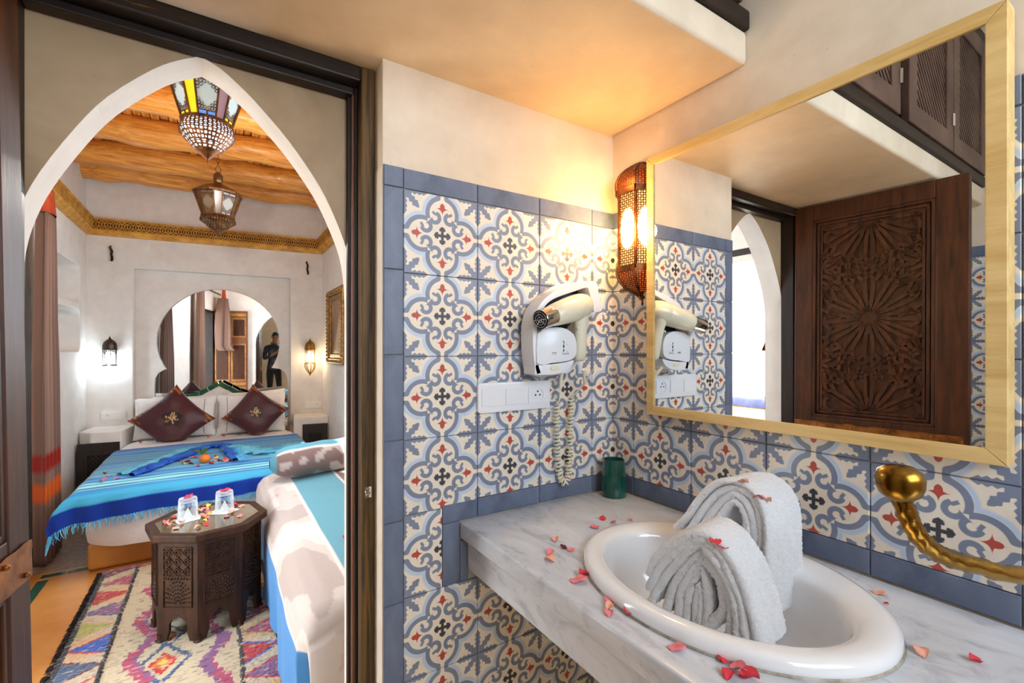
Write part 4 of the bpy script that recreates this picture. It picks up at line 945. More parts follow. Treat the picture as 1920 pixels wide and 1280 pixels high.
# ---- pillows and cushions
def pillow_mesh(name, W, H, T, m, corner=0.10, nu=26, diamond=False, seam=False):
    mb = MB()
    for sgn in (-1, 1):
        def fn(i, j):
            u, v = i*2-1, j*2-1
            t = max(0, (1-abs(u)**3.2))**0.55*max(0, (1-abs(v)**3.2))**0.55
            x = W/2*u*(1-corner*(1-v*v)*abs(u)**2); z = H/2*v*(1-corner*(1-u*u)*abs(v)**2)
            y = sgn*T/2*t+0.010*nz(u*2.2, v*2.2, W*7+sgn)*t
            if diamond: x, z = (x-z)*0.7071, (x+z)*0.7071
            return (x, y, z)
        mb.grid(fn, nu, nu)
    return mb.mesh(name, m, smooth=80, merge=True)
TH = math.degrees(_t)*PI/180
WP = mat('white_pillow_cotton', S(233, 229, 226), S(244, 241, 238), rough=0.85, scale=6, bs=0.5, bscale=7, bdist=0.02)
for s_, off, z_, W, H, lab, roll in ((0.690, 0.21, 0.672, 0.62, 0.37, 'white pillow on the left half of the bed behind a maroon cushion', 0.0),
                                    (1.292, 0.21, 0.676, 0.585, 0.38, 'white pillow on the right half of the bed behind a maroon cushion', 0.0),
                                    (0.76, 0.125, 0.680, 0.56, 0.36, 'ivory pillow showing only its upper edge against the left of the headboard', 0.0),
                                    (1.335, 0.115, 0.695, 0.50, 0.38, 'ivory pillow with raised corner standing at the right of the headboard', -0.06)):
    t = thing('pillow', lab, 'pillow', tuple(FW(s_, off, z_)), (-0.16, roll, _t), 'white pillows at the head of the bed')
    put('cover', pillow_mesh('cover', W, H, 0.13 if off > 0.2 else 0.07, WP, 0.04), t, world=False)
    if off > 0.2:
        sd = 1 if s_ < 1 else -1; mb = MB(); cx = sd*(W/2-0.085)
        def pf(k):
            v = k/12*1.7-0.85; u = cx/(W/2); tt = max(0, (1-abs(u)**3.2))**0.55*max(0, (1-abs(v)**3.2))**0.55
            return (cx*(1-0.04*(1-v*v)), -0.065*tt-0.004, H/2*v)
        mb.tube([pf(k) for k in range(13)], 0.0022, 6); obj('piping', mb, mat('grey_piping', S(120, 112, 106), rough=0.9), t, world=False, smooth=60)
def cushion(s_, off, z_, side, lab, tilt, roll=0.0):
    t = thing('cushion', lab, 'cushion', tuple(FW(s_, off, z_)), (tilt, roll, _t), 'maroon cushions on the bed')
    me = pillow_mesh('cover', side, side, 0.13, M['satin'], 0.12, 44, True); base = lin((74, 32, 38)); dark = lin((28, 14, 18)); gold = lin((206, 166, 112)); org = lin((190, 104, 44))
    L_ = (z_-0.503)/math.cos(tilt); org_ = [v.co.copy() for v in me.vertices]
    for v in me.vertices:                                                  # the lowest corner is squashed flat on the bed
        if v.co.z < -L_: v.co.y *= 1+1.2*min(1, (-L_-v.co.z)/0.1)*(1 if abs(v.co.y) > .004 else 0); v.co.z = -L_-0.06*(-L_-v.co.z)
    def col(i, p):
        p = org_[i]
        if p.y > 0: return base
        x, z = p.x/side, p.z/side; r = math.hypot(x, z); c = base
        if r < 0.150+0.02*math.sin(5*math.atan2(z, x)): c = dark
        for fx, fz, a, ln, wd, cc in ((0.01, 0.00, .4, .055, .030, gold), (-0.01, 0.055, 1.3, .05, .012, gold), (0.055, 0.035, .9, .045, .012, gold), (-0.06, 0.012, 2.7, .05, .012, gold), (0.065, -0.025, -.4, .05, .012, gold), (-0.065, -0.055, .3, .036, .018, org), (0.02, -0.065, -1.2, .05, .011, gold), (0.03, .075, 1.2, .03, .012, gold)):
            dx, dz = x-fx, z-fz; e = (dx*math.cos(a)+dz*math.sin(a))/ln; g = (-dx*math.sin(a)+dz*math.cos(a))/wd
            if e*e+g*g < 1 and not (cc is gold and ln > .052 and e*e+g*g < .2): c = cc
        if abs(x)+abs(z) > 0.575 and (abs(x) < .09 or abs(z) < .09): c = mixl(org, dark, 0.5+0.5*math.sin(60*x+50*z))
        return c
    put('cover', me, t, world=False); paint(me, col)
cushion(0.695, 0.375, 0.675, 0.455, 'maroon satin cushion with gold flower, larger, on the left of the bed', -0.34, 0.03)
cushion(1.335, 0.355, 0.690, 0.405, 'maroon satin cushion with gold flower, smaller, on the right of the bed', -0.30, -0.12)

# ---- striped blue blanket
XL, XR, YF, ZT = -1.752, -0.415, 2.350, 0.497
bl = thing('blanket', 'blue and turquoise striped fringed blanket spread over the double bed', 'blanket', (-1.08, 3.0, 0.5))
HEM = 0.150
def blank(u, v, inner=0.0):
    xr = -1.860+u*(1.545); d = v*(1.31+HEM)                               # d = distance from the hem
    yr = YF-HEM+d+0.02*nz(xr*2, 0, 2)
    yr += 0.035*max(0, (xr-XL)/1.3)                                       # slightly askew
    dz = 0.0; R = 0.045
    def fold(raw, lim):                                                   # raw beyond lim goes down
        e = lim-raw
        if e <= -R: return raw, 0.0
        if e < R*0.57: a = (e+R)/R; return lim+R-R*math.sin(min(a, PI/2))-R*0.0, R*(1-math.cos(min(a, PI/2)))
        return lim-0.006, R+(e-R*0.57)
    y, d1 = fold(yr, YF-0.015); x, d2 = fold(xr, XL-0.01); xx, d3 = fold(-xr, -XR-0.01); 
    if d3 > 0: x = -xx
    dz = max(d1, d2, d3)+0.42*min(d1, max(d2, d3))
    if d1 > 0.01 and d2 > 0.01: x -= 0.35*min(d1, d2); y -= 0.25*min(d1, d2)
    wr = 0.0
    if d1 > 0.02: y -= 0.010*math.sin(xr*38+2*math.sin(xr*7))*min(1, d1/0.12)+0.006
    if d2 > 0.02: x -= 0.014*(1+math.sin(yr*17))*min(1, d2/0.1)
    top = max(0, 1-dz/0.05)
    wr = top*(0.0035*nz(xr*5, yr*22, 1)+0.0045*(0.5+0.5*math.sin(yr*48+5*xr+2*nz(xr*3, yr*3)))*(1 if d > 0.95 else 0.25))
    return Vector((x, y, ZT-dz+wr+0.001))
mb = MB(); nu, nv = 120, 150; mb.grid(blank, nu, nv); me = mb.mesh('woven_cloth', M['cloth'], smooth=80, fix=False)
put('woven_cloth', me, bl)
STR = [(0.0, (12, 52, 150)), (0.092, (70, 170, 214)), (0.150, (52, 150, 214)), (0.195, (92, 200, 232)), (0.225, (40, 140, 214)), (0.262, (150, 232, 244)), (0.315, (60, 168, 224)), (0.335, (128, 222, 240)), (0.37, (38, 138, 216)),
       (0.41, (54, 160, 222)), (0.46, (40, 136, 214)), (0.52, (88, 176, 214)), (0.57, (112, 180, 206)), (0.62, (74, 164, 208)), (0.70, (104, 172, 196)), (0.76, (54, 146, 206)), (0.82, (88, 166, 198)), (0.88, (40, 132, 200)), (0.93, (20, 80, 150)), (0.945, (98, 162, 186)), (1.0, (44, 130, 196)),
       (1.05, (86, 150, 174)), (1.10, (52, 140, 200)), (1.16, (84, 156, 180)), (1.20, (44, 128, 190)), (1.26, (70, 150, 196)), (1.30, (36, 124, 198)), (1.40, (14, 62, 150))]
STRL = [(p, lin(c)) for p, c in STR]; LINE = lin((16, 66, 96))
def strip(d):
    c = STRL[0][1]
    for p, q in STRL:
        if d >= p: c = q
    return c
def bcol(i, p):
    j, k = divmod(i, nu+1); d = j/nv*(1.31+HEM); c = strip(d)
    for l in (0.185, 0.24, 0.325, 0.395, 0.50, 0.60, 0.74, 0.86, 0.98, 1.07, 1.18, 1.24):
        if abs(d-l) < 0.0052: c = LINE
    return c
paint(me, bcol)
FRG = mat('sky_blue_fringe', S(70, 170, 224), S(120, 206, 238), rough=0.9, scale=20)
mb = MB(); rf = random.Random(3)
for k in range(230):
    u = (k+0.5)/230; p = blank(u, 0.0); q = p+Vector((rf.uniform(-.02, .02), rf.uniform(-.012, .002), -0.034-rf.random()*0.022)); m_ = p.lerp(q, .5)+Vector((rf.uniform(-.01, .01), -0.004, 0))
    mb.tube([p+Vector((0, -0.001, 0.004)), m_, q], [0.0024, 0.0018, 0.0008], 3, cap=False)
stuff(obj('fringe', mb, FRG, bl, fix=False))
p0 = blank(0.0, 0.0); mb = MB(); mb.tube([p0+Vector((0.01, -.003, .01)), p0+Vector((0.0, -.006, -.04)), p0+Vector((-.008, -.006, -.085))], [0.008, 0.007, 0.003], 7); obj('corner_tassel', mb, FRG, bl, smooth=60)
# ---- rolled shawl laid in a pointed arch on the blanket
zt = ZT+0.018
sw = thing('shawl', 'dark blue fringed shawl rolled into a pointed arch on the striped blanket', 'shawl', (-1.15, 3.2, 0.5))
arc = [at_z(px, py, zt) for px, py in ((246, 889), (290, 873), (335, 857), (375, 842), (398, 836), (422, 836), (434, 848), (441, 861))]
def ruff(mb, path, r, sd, flat, amp):
    P = [Vector(p) for p in smooth_poly([tuple(p) for p in path], set(), 10)]; pts = []; N = len(P); n = 12
    for i, p in enumerate(P):
        t = (P[min(i+1, N-1)]-P[max(i-1, 0)]).normalized(); a = t.cross(Vector((0, 0, 1))).normalized()
        for k in range(n):
            th = 2*PI*k/n; rr = r*(1+amp*nz(i*0.35, math.cos(th)*1.5, sd+math.sin(th)*1.5))*(0.45+0.55*min(1, i/6, (N-1-i)/6))
            pts.append(p+a*(rr*math.cos(th))+Vector((0, 0, rr*flat*math.sin(th))))
    mb._add(pts, [(j*n+k, j*n+(k+1) % n, (j+1)*n+(k+1) % n, (j+1)*n+k) for j in range(N-1) for k in range(n)])
SH = mat('dark_blue_cotton', S(14, 50, 150), S(40, 110, 206), rough=0.8, scale=14, bs=0.3, bscale=60); TQ = mat('turquoise_cotton', S(70, 160, 200), S(116, 198, 222), rough=0.85, scale=9, bs=0.3, bscale=50)
mb = MB(); ruff(mb, arc, 0.040, 1, 0.45, 0.8); obj('rolled_border', mb, SH, sw, smooth=80)
mb = MB(); ruff(mb, [at_z(px, py, zt-0.006) for px, py in ((420, 836), (450, 842), (480, 846), (520, 846), (545, 838), (560, 830))], 0.075, 4, 0.28, 0.9); obj('loose_end', mb, TQ, sw, smooth=80)
mb = MB(); ruff(mb, [at_z(px, py, zt-0.006) for px, py in ((225, 888), (260, 878), (310, 858), (360, 838))], 0.045, 7, 0.3, 0.9); obj('loose_end', mb, TQ, sw, smooth=80)
mb = MB()
for k in range(60):
    p = Vector(at_z(428+k*0.35, 838+k*0.42, zt+0.01)); mb.tube([p, p+Vector((rf.uniform(.02, .06), rf.uniform(-.03, .03), rf.uniform(0, .02))), p+Vector((rf.uniform(.04, .09), rf.uniform(-.05, .05), -0.01))], [0.002, 0.0016, 0.0008], 3)
stuff(obj('fringe', mb, FRG, sw, fix=False))
# ---- clementine with leaves
cl = at_z(384, 868, ZT+0.002); cl = Vector((cl.x, cl.y, ZT+0.003))
org = thing('clementine', 'bright orange clementine with green leaves inside the shawl arch on the bed', 'fruit', tuple(cl))
mb = MB(); mb.ball(cl+Vector((0, 0, 0.030)), 0.033, 18, sz=0.92); obj('fruit', mb, mat('orange_peel', S(230, 110, 14), S(244, 138, 30), rough=0.4, scale=8, bs=0.3, bscale=160), org, smooth=70)
LEAF = mat('citrus_leaf', S(44, 82, 26), S(82, 120, 46), rough=0.4, scale=18)
for a, l, h in ((2.2, .075, .045), (1.2, .06, .055), (3.1, .06, .05)):
    b0 = cl+Vector((-0.012, 0.012, 0.055)); dr = Vector((math.cos(a), math.sin(a), 0)); mb = MB()
    mb.grid(lambda u, v: b0+dr*(l*u)+Vector((0, 0, h*u*(1.2-0.5*u)))+dr.cross(Vector((0, 0, 1)))*((v-.5)*0.030*math.sin(PI*min(1, u*0.96+0.04)))+Vector((0, 0, 0.006*abs(v-.5))), 8, 4); obj('leaf', mb, LEAF, org, smooth=80, fix=False)
mb = MB(); mb.tube([cl+Vector((-.008, .008, .052)), cl+Vector((-.014, .014, .075)), cl+Vector((-.016, .022, .1))], 0.0022, 6); obj('stem', mb, LEAF, org)
# petals strewn on the bed
ORD = ['first', 'second', 'third', 'fourth', 'fifth', 'sixth', 'seventh', 'eighth', 'ninth', 'tenth', 'eleventh', 'twelfth', 'thirteenth', 'fourteenth', 'fifteenth', 'sixteenth']
def ranked(m, ms, k):                                                      # "third peach petal from the left"
    c_ = m.split('_')[1]; n_ = sum(1 for q in ms if q == m); i_ = sum(1 for q in ms[:k] if q == m)
    return ('only %s petal' % c_) if n_ == 1 else '%s %s petal from the left' % (ORD[i_], c_)
rb = random.Random(11)
sp = []
for k in range(34):
    a = rb.uniform(0, 2*PI); r = math.sqrt(rb.random()); px, py = 388+50*r*math.cos(a), 864+11*r*math.sin(a)
    P = at_z(px, py, ZT+0.004)
    if (P-cl).length > 0.05: sp.append((px, P, rb.uniform(.020, .030), rb.choice(['petal_peach', 'petal_pink', 'petal_peach', 'petal_red', 'petal_dark', 'petal_yellow'])))
sp.sort(key=lambda q: q[0])
for k, (px, P, s_, m) in enumerate(sp): petal((P.x, P.y, ZT+0.003), s_, m, ranked(m, [q[3] for q in sp], k)+' among those around the clementine', 'petals around the clementine')
for k, (px, py) in enumerate(((198, 888), (203, 893), (196, 898), (191, 904), (219, 898))):
    P = at_z(px, py, ZT+0.003); petal((P.x, P.y, ZT+0.002), .026, 'petal_red' if k == 0 else 'petal_pink', ['red petal of the small group', 'uppermost pink petal of the small group', 'middle pink petal of the small group', 'lowest pink petal of the small group', 'pink petal right of the small group'][k]+' on the left edge of the blanket', 'petals on the left edge of the blanket')
for k, px in enumerate((264, 296, 318, 347, 391, 419, 448, 467, 497, 541)):
    f = (px-264)/277; P = at_z(px, 830-22*f, ZT-0.004); petal((P.x, P.y, 0.492), .024, ['petal_red', 'petal_red', 'petal_dark', 'petal_pink'][k % 4], '%s petal from the left in the row on the white sheet below the pillows' % ORD[k], 'petals in a row on the sheet')

# ---- day bed with camouflage-striped cover and bolster
db = thing('daybed', 'day bed by the doorway under a blue, white and grey patterned cover', 'day bed', (-0.45, 1.4, 0))
mb = MB(); mb.box((-0.80, 0.50, 0), (-0.125, 2.28, 0.30)); obj('base', mb, M['white_plaster'], db, bevel=0.01)
mb = MB(); mb.box((-0.815, 0.49, 0.302), (-0.125, 2.28, 0.475)); obj('mattress', mb, M['sheet'], db, bevel=0.05, seg=3, smooth=60)
PROF = [(0.0, -0.848, 0.035), (0.08, -0.852, 0.11), (0.18, -0.858, 0.20), (0.28, -0.862, 0.30), (0.36, -0.858, 0.38), (0.42, -0.845, 0.43), (0.47, -0.815, 0.466), (0.53, -0.765, 0.484), (0.62, -0.68, 0.490), (0.85, -0.45, 0.491), (1.16, -0.14, 0.490)]
def dprof(d):
    for (a, xa, za), (b, xb, zb) in zip(PROF[:-1], PROF[1:]):
        if d <= b or b == PROF[-1][0]: f = (d-a)/(b-a); return xa+(xb-xa)*f, za+(zb-za)*f
def cover(u, v):
    d = u*1.16; L = v*2.07; yr = 2.29-L; x, z = dprof(d); YE = 0.50
    fl = max(0, 1-z/0.40)
    x -= fl*(0.016*math.sin(yr*9+1)+0.012*math.sin(yr*21))+fl*0.02*(1.5-yr)
    if yr < YE:                                                            # near end hangs down over the edge
        e = YE-yr; R = 0.06
        if e < R*1.57: a = e/R; y = YE-R*math.sin(a); dz = R*(1-math.cos(a))
        else: y = YE-R-0.012*math.sin(d*16)-0.3*(e-R*1.57)*max(0, .5-abs(d-.50)); dz = R+(e-R*1.57)*0.9
        k = min(1, max(0, (d-0.30)/0.14)); z = max(0.03, z-dz*(k if z > 0.06 else 0)); 
        y = y*k+(YE-0.25*min(e, .16))*(1-k); x += (1-k)*min(e, .2)*0.5
        z += 0.02*math.sin(d*22)*min(1, e/.15)
    else: y = yr
    return Vector((x, y, z+0.006*nz(d*5, yr*4, 2)))
nu, nv = 150, 200; mb = MB(); mb.grid(cover, nu, nv); me = mb.mesh('striped_cover', M['cloth'], smooth=80, fix=False); put('striped_cover', me, db)
BLU, WHT, GRY, GR2, TUR, BRN = [lin(c) for c in ((70, 140, 204), (226, 219, 214), (204, 194, 189), (180, 168, 163), (88, 156, 176), (128, 104, 100))]
def dcol(i, p):
    j, k = divmod(i, nu+1); d = k/nu*1.16; y = 2.29-j/nv*2.07; c = BLU
    if d > 0.325: c = WHT
    if 0.345 < d < 0.605:
        c = GRY; f = math.sin(y*7.5+d*5+2.2*nz(d*3, y*2, 3))+0.9*nz(d*11, y*6, 8)
        if f > 0.45: c = GR2
        elif f < -0.35: c = mixl(GRY, WHT, .7)
        if d < 0.5 and y > 1.6: c = mixl(c, WHT, .6)  # overexposed daylight on the far left end, put into the cloth colour
    if 0.625 < d < 0.87: c = TUR
    if 0.885 < d < 0.93 or d > 0.945: c = BRN
    n = nz(d*60, y*60, 1)*0.03; return (c[0]*(1+n), c[1]*(1+n), c[2]*(1+n), 1)
paint(me, dcol)
bo = thing('bolster', 'grey and turquoise striped bolster lying across the head of the day bed', 'bolster', (-0.45, 2.14, 0.58))
def bols(u, v):
    th = 2*PI*u; r = 0.102*(1-abs(v*2-1)**7*0.75); ax_ = -0.80+0.64*v
    yc_, zc_ = 2.045+0.14*v, 0.598
    return Vector((ax_, yc_+r*1.05*math.cos(th)+0.004*nz(v*9, u*5, 2), zc_+r*math.sin(th)*0.98+0.008*nz(v*6, math.cos(th)*2, 5)))
mb = MB(); mb.grid(bols, 40, 48); me = mb.mesh('cover', M['cloth'], smooth=80, fix=False); put('cover', me, bo)
def bocol(i, p):
    j, k = divmod(i, 41); u = k/40; v = j/48; a = math.sin(2*PI*u); c = BRN if a < 0.55 or math.cos(2*PI*u) < -0.6 else TUR
    ang = (u*360) % 360
    c = TUR if 20 < ang < 118 else (WHT if 118 <= ang < 128 or 136 <= ang < 143 else BRN)
    if c is BRN and nz(v*8, u*9, 3) > 0.12: c = GR2
    if v < 0.045: c = TUR
    n = nz(v*80, u*60, 1)*0.05; return (c[0]*(1+n), c[1]*(1+n), c[2]*(1+n), 1)
paint(me, bocol)
P = at_z(648, 1010, 0.495); petal((P.x, P.y, 0.494), .024, 'petal_red', 'single red petal on the turquoise stripe of the day bed', None)

# ---- carved octagonal side table
TC = Vector((-1.10, 1.583, 0)); tb = thing('side_table', 'carved octagonal dark wood side table with arched legs and a glass top on the rug', 'table', tuple(TC)); PH = math.radians(-100)
ov = lambda k, r: (TC.x+r*math.cos(PH+k*PI/4), TC.y+r*math.sin(PH+k*PI/4))
mb = MB(); mb.plate([ov(k, 0.25) for k in range(8)], [[ov(k, 0.212) for k in range(8)]], 0.452, 0.488, FXY); obj('top_rim', mb, M['table_wood'], tb, bevel=0.007, seg=3)
mb = MB(); mb.plate([ov(k, 0.2118) for k in range(8)], [], 0.470, 0.4835, FXY); obj('glass_top', mb, M['table_glass'], tb)
mb = MB(); mb.plate([ov(k, 0.2115) for k in range(8)], [], 0.440, 0.4695, FXY); obj('tray', mb, M['table_wood'], tb)
RB = 0.222
carve = None
for k in range(8):
    a, b = Vector((*ov(k, RB), 0)), Vector((*ov(k+1, RB), 0)); d = (b-a); W = d.length; d.normalize(); nn = Vector((d.y, -d.x, 0))
    F_ = lambda u, v, w_: a+d*u+nn*w_+Vector((0, 0, v))
    arch = [(W*0.26, 0.018)]
    for q in range(13):
        t = PI-PI*q/12; arch.append((W/2+W*0.24*math.cos(t), 0.075+0.045*math.sin(t)+(0.012 if q == 6 else 0)))
    arch.append((W*0.74, 0.018))
    arch[1] = (W*0.27, 0.06); arch[-2] = (W*0.73, 0.06)
    mb = MB(); mb.plate([(0, 0.018), (W*0.20, 0.018)]+arch[1:-1]+[(W*0.80, 0.018), (W, 0.018), (W, 0.452), (0, 0.452)], [], 0.0, -0.014, F_)
    side = obj('side_panel', mb, M['table_wood'], tb)
    mb = MB(); x0, x1, z0, z1 = W*0.14, W*0.86, 0.165, 0.425
    def st(p, q, wd=0.004): mb.bar(F_(p[0], p[1], 0.003), F_(q[0], q[1], 0.003), wd, 0.006, up=nn)
    for p, q in (((x0, z0), (x1, z0)), ((x1, z0), (x1, z1)), ((x1, z1), (x0, z1)), ((x0, z1), (x0, z0)), ((x0, 0.285), (x1, 0.285)), ((x0, 0.300), (x1, 0.300))): st(p, q)
    cw = (x1-x0)/3; ch = 0.0415
    for i in range(3):
        for j in range(3):
            cx, cz_ = x0+cw*(i+.5), 0.302+ch*(j+.5)
            for g_ in (1.0, 0.5):
                e = [(cx-cw/2*g_, cz_), (cx, cz_+ch/2*g_), (cx+cw/2*g_, cz_), (cx, cz_-ch/2*g_)]
                for p, q in zip(e, e[1:]+e[:1]): st(p, q, 0.0032)
    for i in range(9): cx = x0+(x1-x0)*(i+.5)/9; st((cx-.005, 0.287), (cx+.005, 0.298), 0.003)
    for r_ in (0.018, 0.034, 0.050, 0.066, 0.082, 0.098):
        nq = int(4+r_*110)
        for q in range(nq):
            t = PI*(q+.5)/nq; px_, pz_ = W/2+r_*math.cos(t)*0.62, z0+0.012+r_*math.sin(t); mb.T = Matrix.Translation(F_(px_, pz_, 0.0)); mb.lathe([(0.0040, -0.001), (0.0040, 0.002), (0.0005, 0.0065)], 6); 
            m_ = Matrix(((d.x, 0, nn.x), (d.y, 0, nn.y), (0, 1, 0))).to_4x4(); o_ = F_(px_, pz_, 0.0); mb.v[-18:] = [o_+(m_ @ (v_-o_)) for v_ in mb.v[-18:]]; mb.T = Matrix.Identity(4)
    obj('carving', mb, M['table_wood'], side, fix=False)
    mb = MB(); lp = ov(k, RB-0.008); mb.lathe([(0.016, 0.013), (0.018, 0.016), (0.016, 0.020), (0.011, 0.024), (0.013, 0.045)], 12, (lp[0], lp[1], 0.0)); obj('foot', mb, M['table_wood'], tb, smooth=50)
# two tumblers turned over on folded napkins
ZG = 0.4838
for (px, py), r, lab, nl in (((352, 975), 0.034, 'upturned cut-glass tumbler on a napkin, the nearer one on the table', 'folded white paper napkin under the nearer tumbler'), ((421, 960), 0.034, 'upturned cut-glass tumbler on a napkin, the farther one on the table', 'folded white paper napkin under the farther tumbler')):
    P = at_z(px, py, ZG); P = Vector((P.x, P.y+0.015, ZG))
    nk = thing('napkin', nl, 'napkin', tuple(P), group='napkins under the tumblers')
    mb = MB(); a = 0.7 if px < 400 else -0.2; ca, sa = math.cos(a), math.sin(a)
    mb.plate([(P.x+ca*x-sa*y, P.y+sa*x+ca*y) for x, y in ((-.062, -.03), (.02, -.055), (.066, .0), (.02, .045), (-.05, .03))], [], ZG+0.0005, ZG+0.0030, FXY); obj('folded_sheet', mb, M['napkin'], nk)
    mb = MB(); mb._add([P+Vector(v) for v in ((-.024, -.008, .004), (.024, -.008, .004), (.0, .016, .004), (0, -.002, .056), (-.010, .004, .022), (.012, .004, .020))], [(0, 1, 3), (1, 5, 3), (5, 2, 3), (2, 4, 3), (4, 0, 3), (0, 2, 1)]); obj('standing_fold', mb, M['napkin'], nk)
    gl = thing('glass_tumbler', lab, 'glass', tuple(P+Vector((0, 0, .003))), group='upturned tumblers on the table')
    mb = MB(); mb.lathe([(0.0375, 0.0032), (0.0410, 0.0034), (0.0408, 0.025), (0.0376, 0.094), (0.0355, 0.1015), (0.001, 0.102)], 24, tuple(P), capb=False); mb.lathe([(0.0375, 0.0032), (0.0372, 0.025), (0.0345, 0.084), (0.001, 0.087)], 24, tuple(P), capb=False); obj('tumbler', mb, M['glass'], gl, smooth=40)
    mb = MB()
    for k in range(12):
        t = 2*PI*k/12; mb.ball(P+Vector((0.0398*math.cos(t), 0.0398*math.sin(t), 0.055)), 0.0052, 6, sz=1.5)
    obj('cut_facets', mb, M['glass'], gl, smooth=60)
    petal(P+Vector((0.002, 0, 0.1026)), .036, 'petal_red', 'red petal on the upturned base of the %s tumbler' % ('nearer' if px < 400 else 'farther'), None)
TP = [(311, 981, 'petal_pink'), (318, 983, 'petal_peach'), (326, 970, 'petal_red'), (330, 991, 'petal_peach'), (323, 982, 'petal_peach'), (341, 981, 'petal_peach'), (371, 989, 'petal_peach'), (380, 966, 'petal_peach'), (383, 956, 'petal_pink'), (377, 958, 'petal_peach'), (381, 948, 'petal_peach'), (387, 955, 'petal_peach'), (392, 950, 'petal_yellow'), (388, 962, 'petal_pink'),
      (383, 970, 'petal_peach'), (388, 971, 'petal_pink'), (392, 963, 'petal_yellow'), (387, 984, 'petal_red'), (381, 979, 'petal_yellow'), (425, 969, 'petal_pink'), (434, 962, 'petal_peach'), (450, 968, 'petal_pink'), (453, 949, 'petal_peach'), (440, 948, 'petal_red'), (437, 959, 'petal_peach')]
for k, (px, py, m) in enumerate(sorted(TP)):
    P = at_z(px, py, ZG); petal((P.x, P.y, ZG), .024, m, ranked(m, [q[2] for q in sorted(TP)], k)+' on the glass of the octagonal table', 'petals on the octagonal table')

# ---- tufted rug
RX0, RX1, RY0, RY1 = -1.625, -0.815, 0.42, 2.43
rug = thing('rug', 'cream tufted rug with pink zigzags and a border of coloured triangles', 'rug', (-1.22, 1.4, 0.0))
CRM, BLK, PNK, PUR, RED, ORG, RBL, SKY, OLV, MAR, BEI, YEL, DBL = [lin(c) for c in ((204, 184, 150), (34, 28, 28), (176, 70, 98), (136, 88, 128), (186, 44, 36), (220, 120, 40), (36, 84, 178), (88, 158, 206), (170, 168, 72), (120, 48, 48), (214, 168, 120), (232, 190, 70), (64, 88, 120))]
SEQ = [RBL, MAR, OLV, SKY, PUR, BEI, RED, DBL, PNK]
def tri(t): t = t % 1.0; return 2*t if t < .5 else 2-2*t
def rcol(x, y):
    c_ = rcol0(x, y)
    if nz(x*26, y*100, 9) > 0.36: c_ = mixl(c_, CRM, .75)
    elif nz(x*22, y*120, 4) > 0.42: c_ = mixl(c_, BLK, .55)
    if c_ is CRM and (y/0.0165) % 1 < 0.22 and nz(x*30, y*61, 5) > 0.05: c_ = mixl(CRM, BLK, .35)
    return c_
def rcol0(x, y):
    jx = 0.006*nz(x*60, y*60, 1)+0.004*nz(x*140, y*20, 2); x2, y2 = x+jx, y+0.008*nz(x*50, y*50, 5)
    e = min(x2-RX0, RX1-x2); side = 0 if x2 < (RX0+RX1)/2 else 1
    if y2 > RY1-0.035: return PNK if nz(x2*9, 0, 3) > -.1 else PUR
    if e < 0.030: return BLK
    if e < 0.160:
        t = (y2+side*0.07)/0.165; k = int(math.floor(t)); f = t-k; q = (e-0.030)/0.13
        if abs(f-.5) < 0.5*(q if k % 2 else 1-q)*0.9: return SEQ[(k*2+side) % 9]
        if abs(f-.5) < 0.5*(q if k % 2 else 1-q)*0.9+0.07: return SEQ[(k*2+3+side) % 9] if k % 3 else RED
        return CRM if (k+side) % 3 else BEI
    if e < 0.176: return BLK
    # stepped zigzags
    for cx, sg in ((RX0+0.275, 1), (RX1-0.245, -1)):
        st_ = math.floor(y2/0.045)*0.045+0.022; z_ = cx+sg*(0.075*tri(st_/0.34)-0.03); z2 = cx+sg*(0.075*tri(y2/0.34)-0.03)
        dd = (x2-(0.8*z_+0.2*z2))*sg
        if abs(dd) < 0.018: return PNK if nz(x2*14, y2*9, 6) > -0.15 else PUR
        if 0 < dd < 0.032: return PUR
        if -0.026 < dd < 0 and nz(x2*20, y2*20, 2) > 0.1: return PNK
    for cx, cy_, h in ((-1.254, 1.285, 1.0), (-1.245, 1.49, 0.6), (-1.25, 0.75, 1.0), (-1.2, 2.05, .8)):
        dm = abs(x2-cx)/(0.10*h)+abs(y2-cy_)/(0.155*h)
        if dm < 0.20: return YEL
        if dm < 0.33: return ORG
        if dm < 0.52: return RED
        if 0.80 < dm < 1.02: return DBL
    return CRM
nu, nv = 200, 480
def rsurf(u, v):
    x, y = RX0+(RX1-RX0)*u, RY0+(RY1-RY0)*v; sh = 0.012*nz(0, y*3, 4)
    e = min(u, 1-u)*0.8; hgt = 0.010+(0.007 if 0.03 < e < 0.17 else 0.0)
    r = nz(x*150, y*150, 1)*0.0035+nz(x*60, y*90, 2)*0.003
    if 0.17 < e: r = 0.0022*math.sin(y*420+nz(x*8, y*8)*3)+0.0015*nz(x*90, y*90)
    ed = 0.010*nz(y*40, 0, 7)*(1 if e < 0.012 else 0)
    return Vector((x+sh+ed, y, max(0.002, (hgt+r)*(1 if 0.006 < e else 0.1))))
mb = MB(); mb.grid(rsurf, nu, nv); me = mb.mesh('pile', attr_mat('wool_pile', rough=0.95, bs=0.6, bscale=500, bdist=0.003, sheen=0.4, spec=0.1), smooth=80, fix=False); put('pile', me, rug)
RN = 0.0
paint(me, lambda i, p: rcol(RX0+(RX1-RX0)*(i % (nu+1))/nu, RY0+(RY1-RY0)*(i//(nu+1))/nv))
mb = MB()
for k in range(200):
    x = RX0+0.81*k/200; mb.tube([(x, RY1-0.005, 0.010), (x+rf.uniform(-.01, .01), RY1+0.015, 0.008), (x+rf.uniform(-.015, .015), RY1+0.03, 0.003)], [0.003, 0.0025, 0.001], 3)
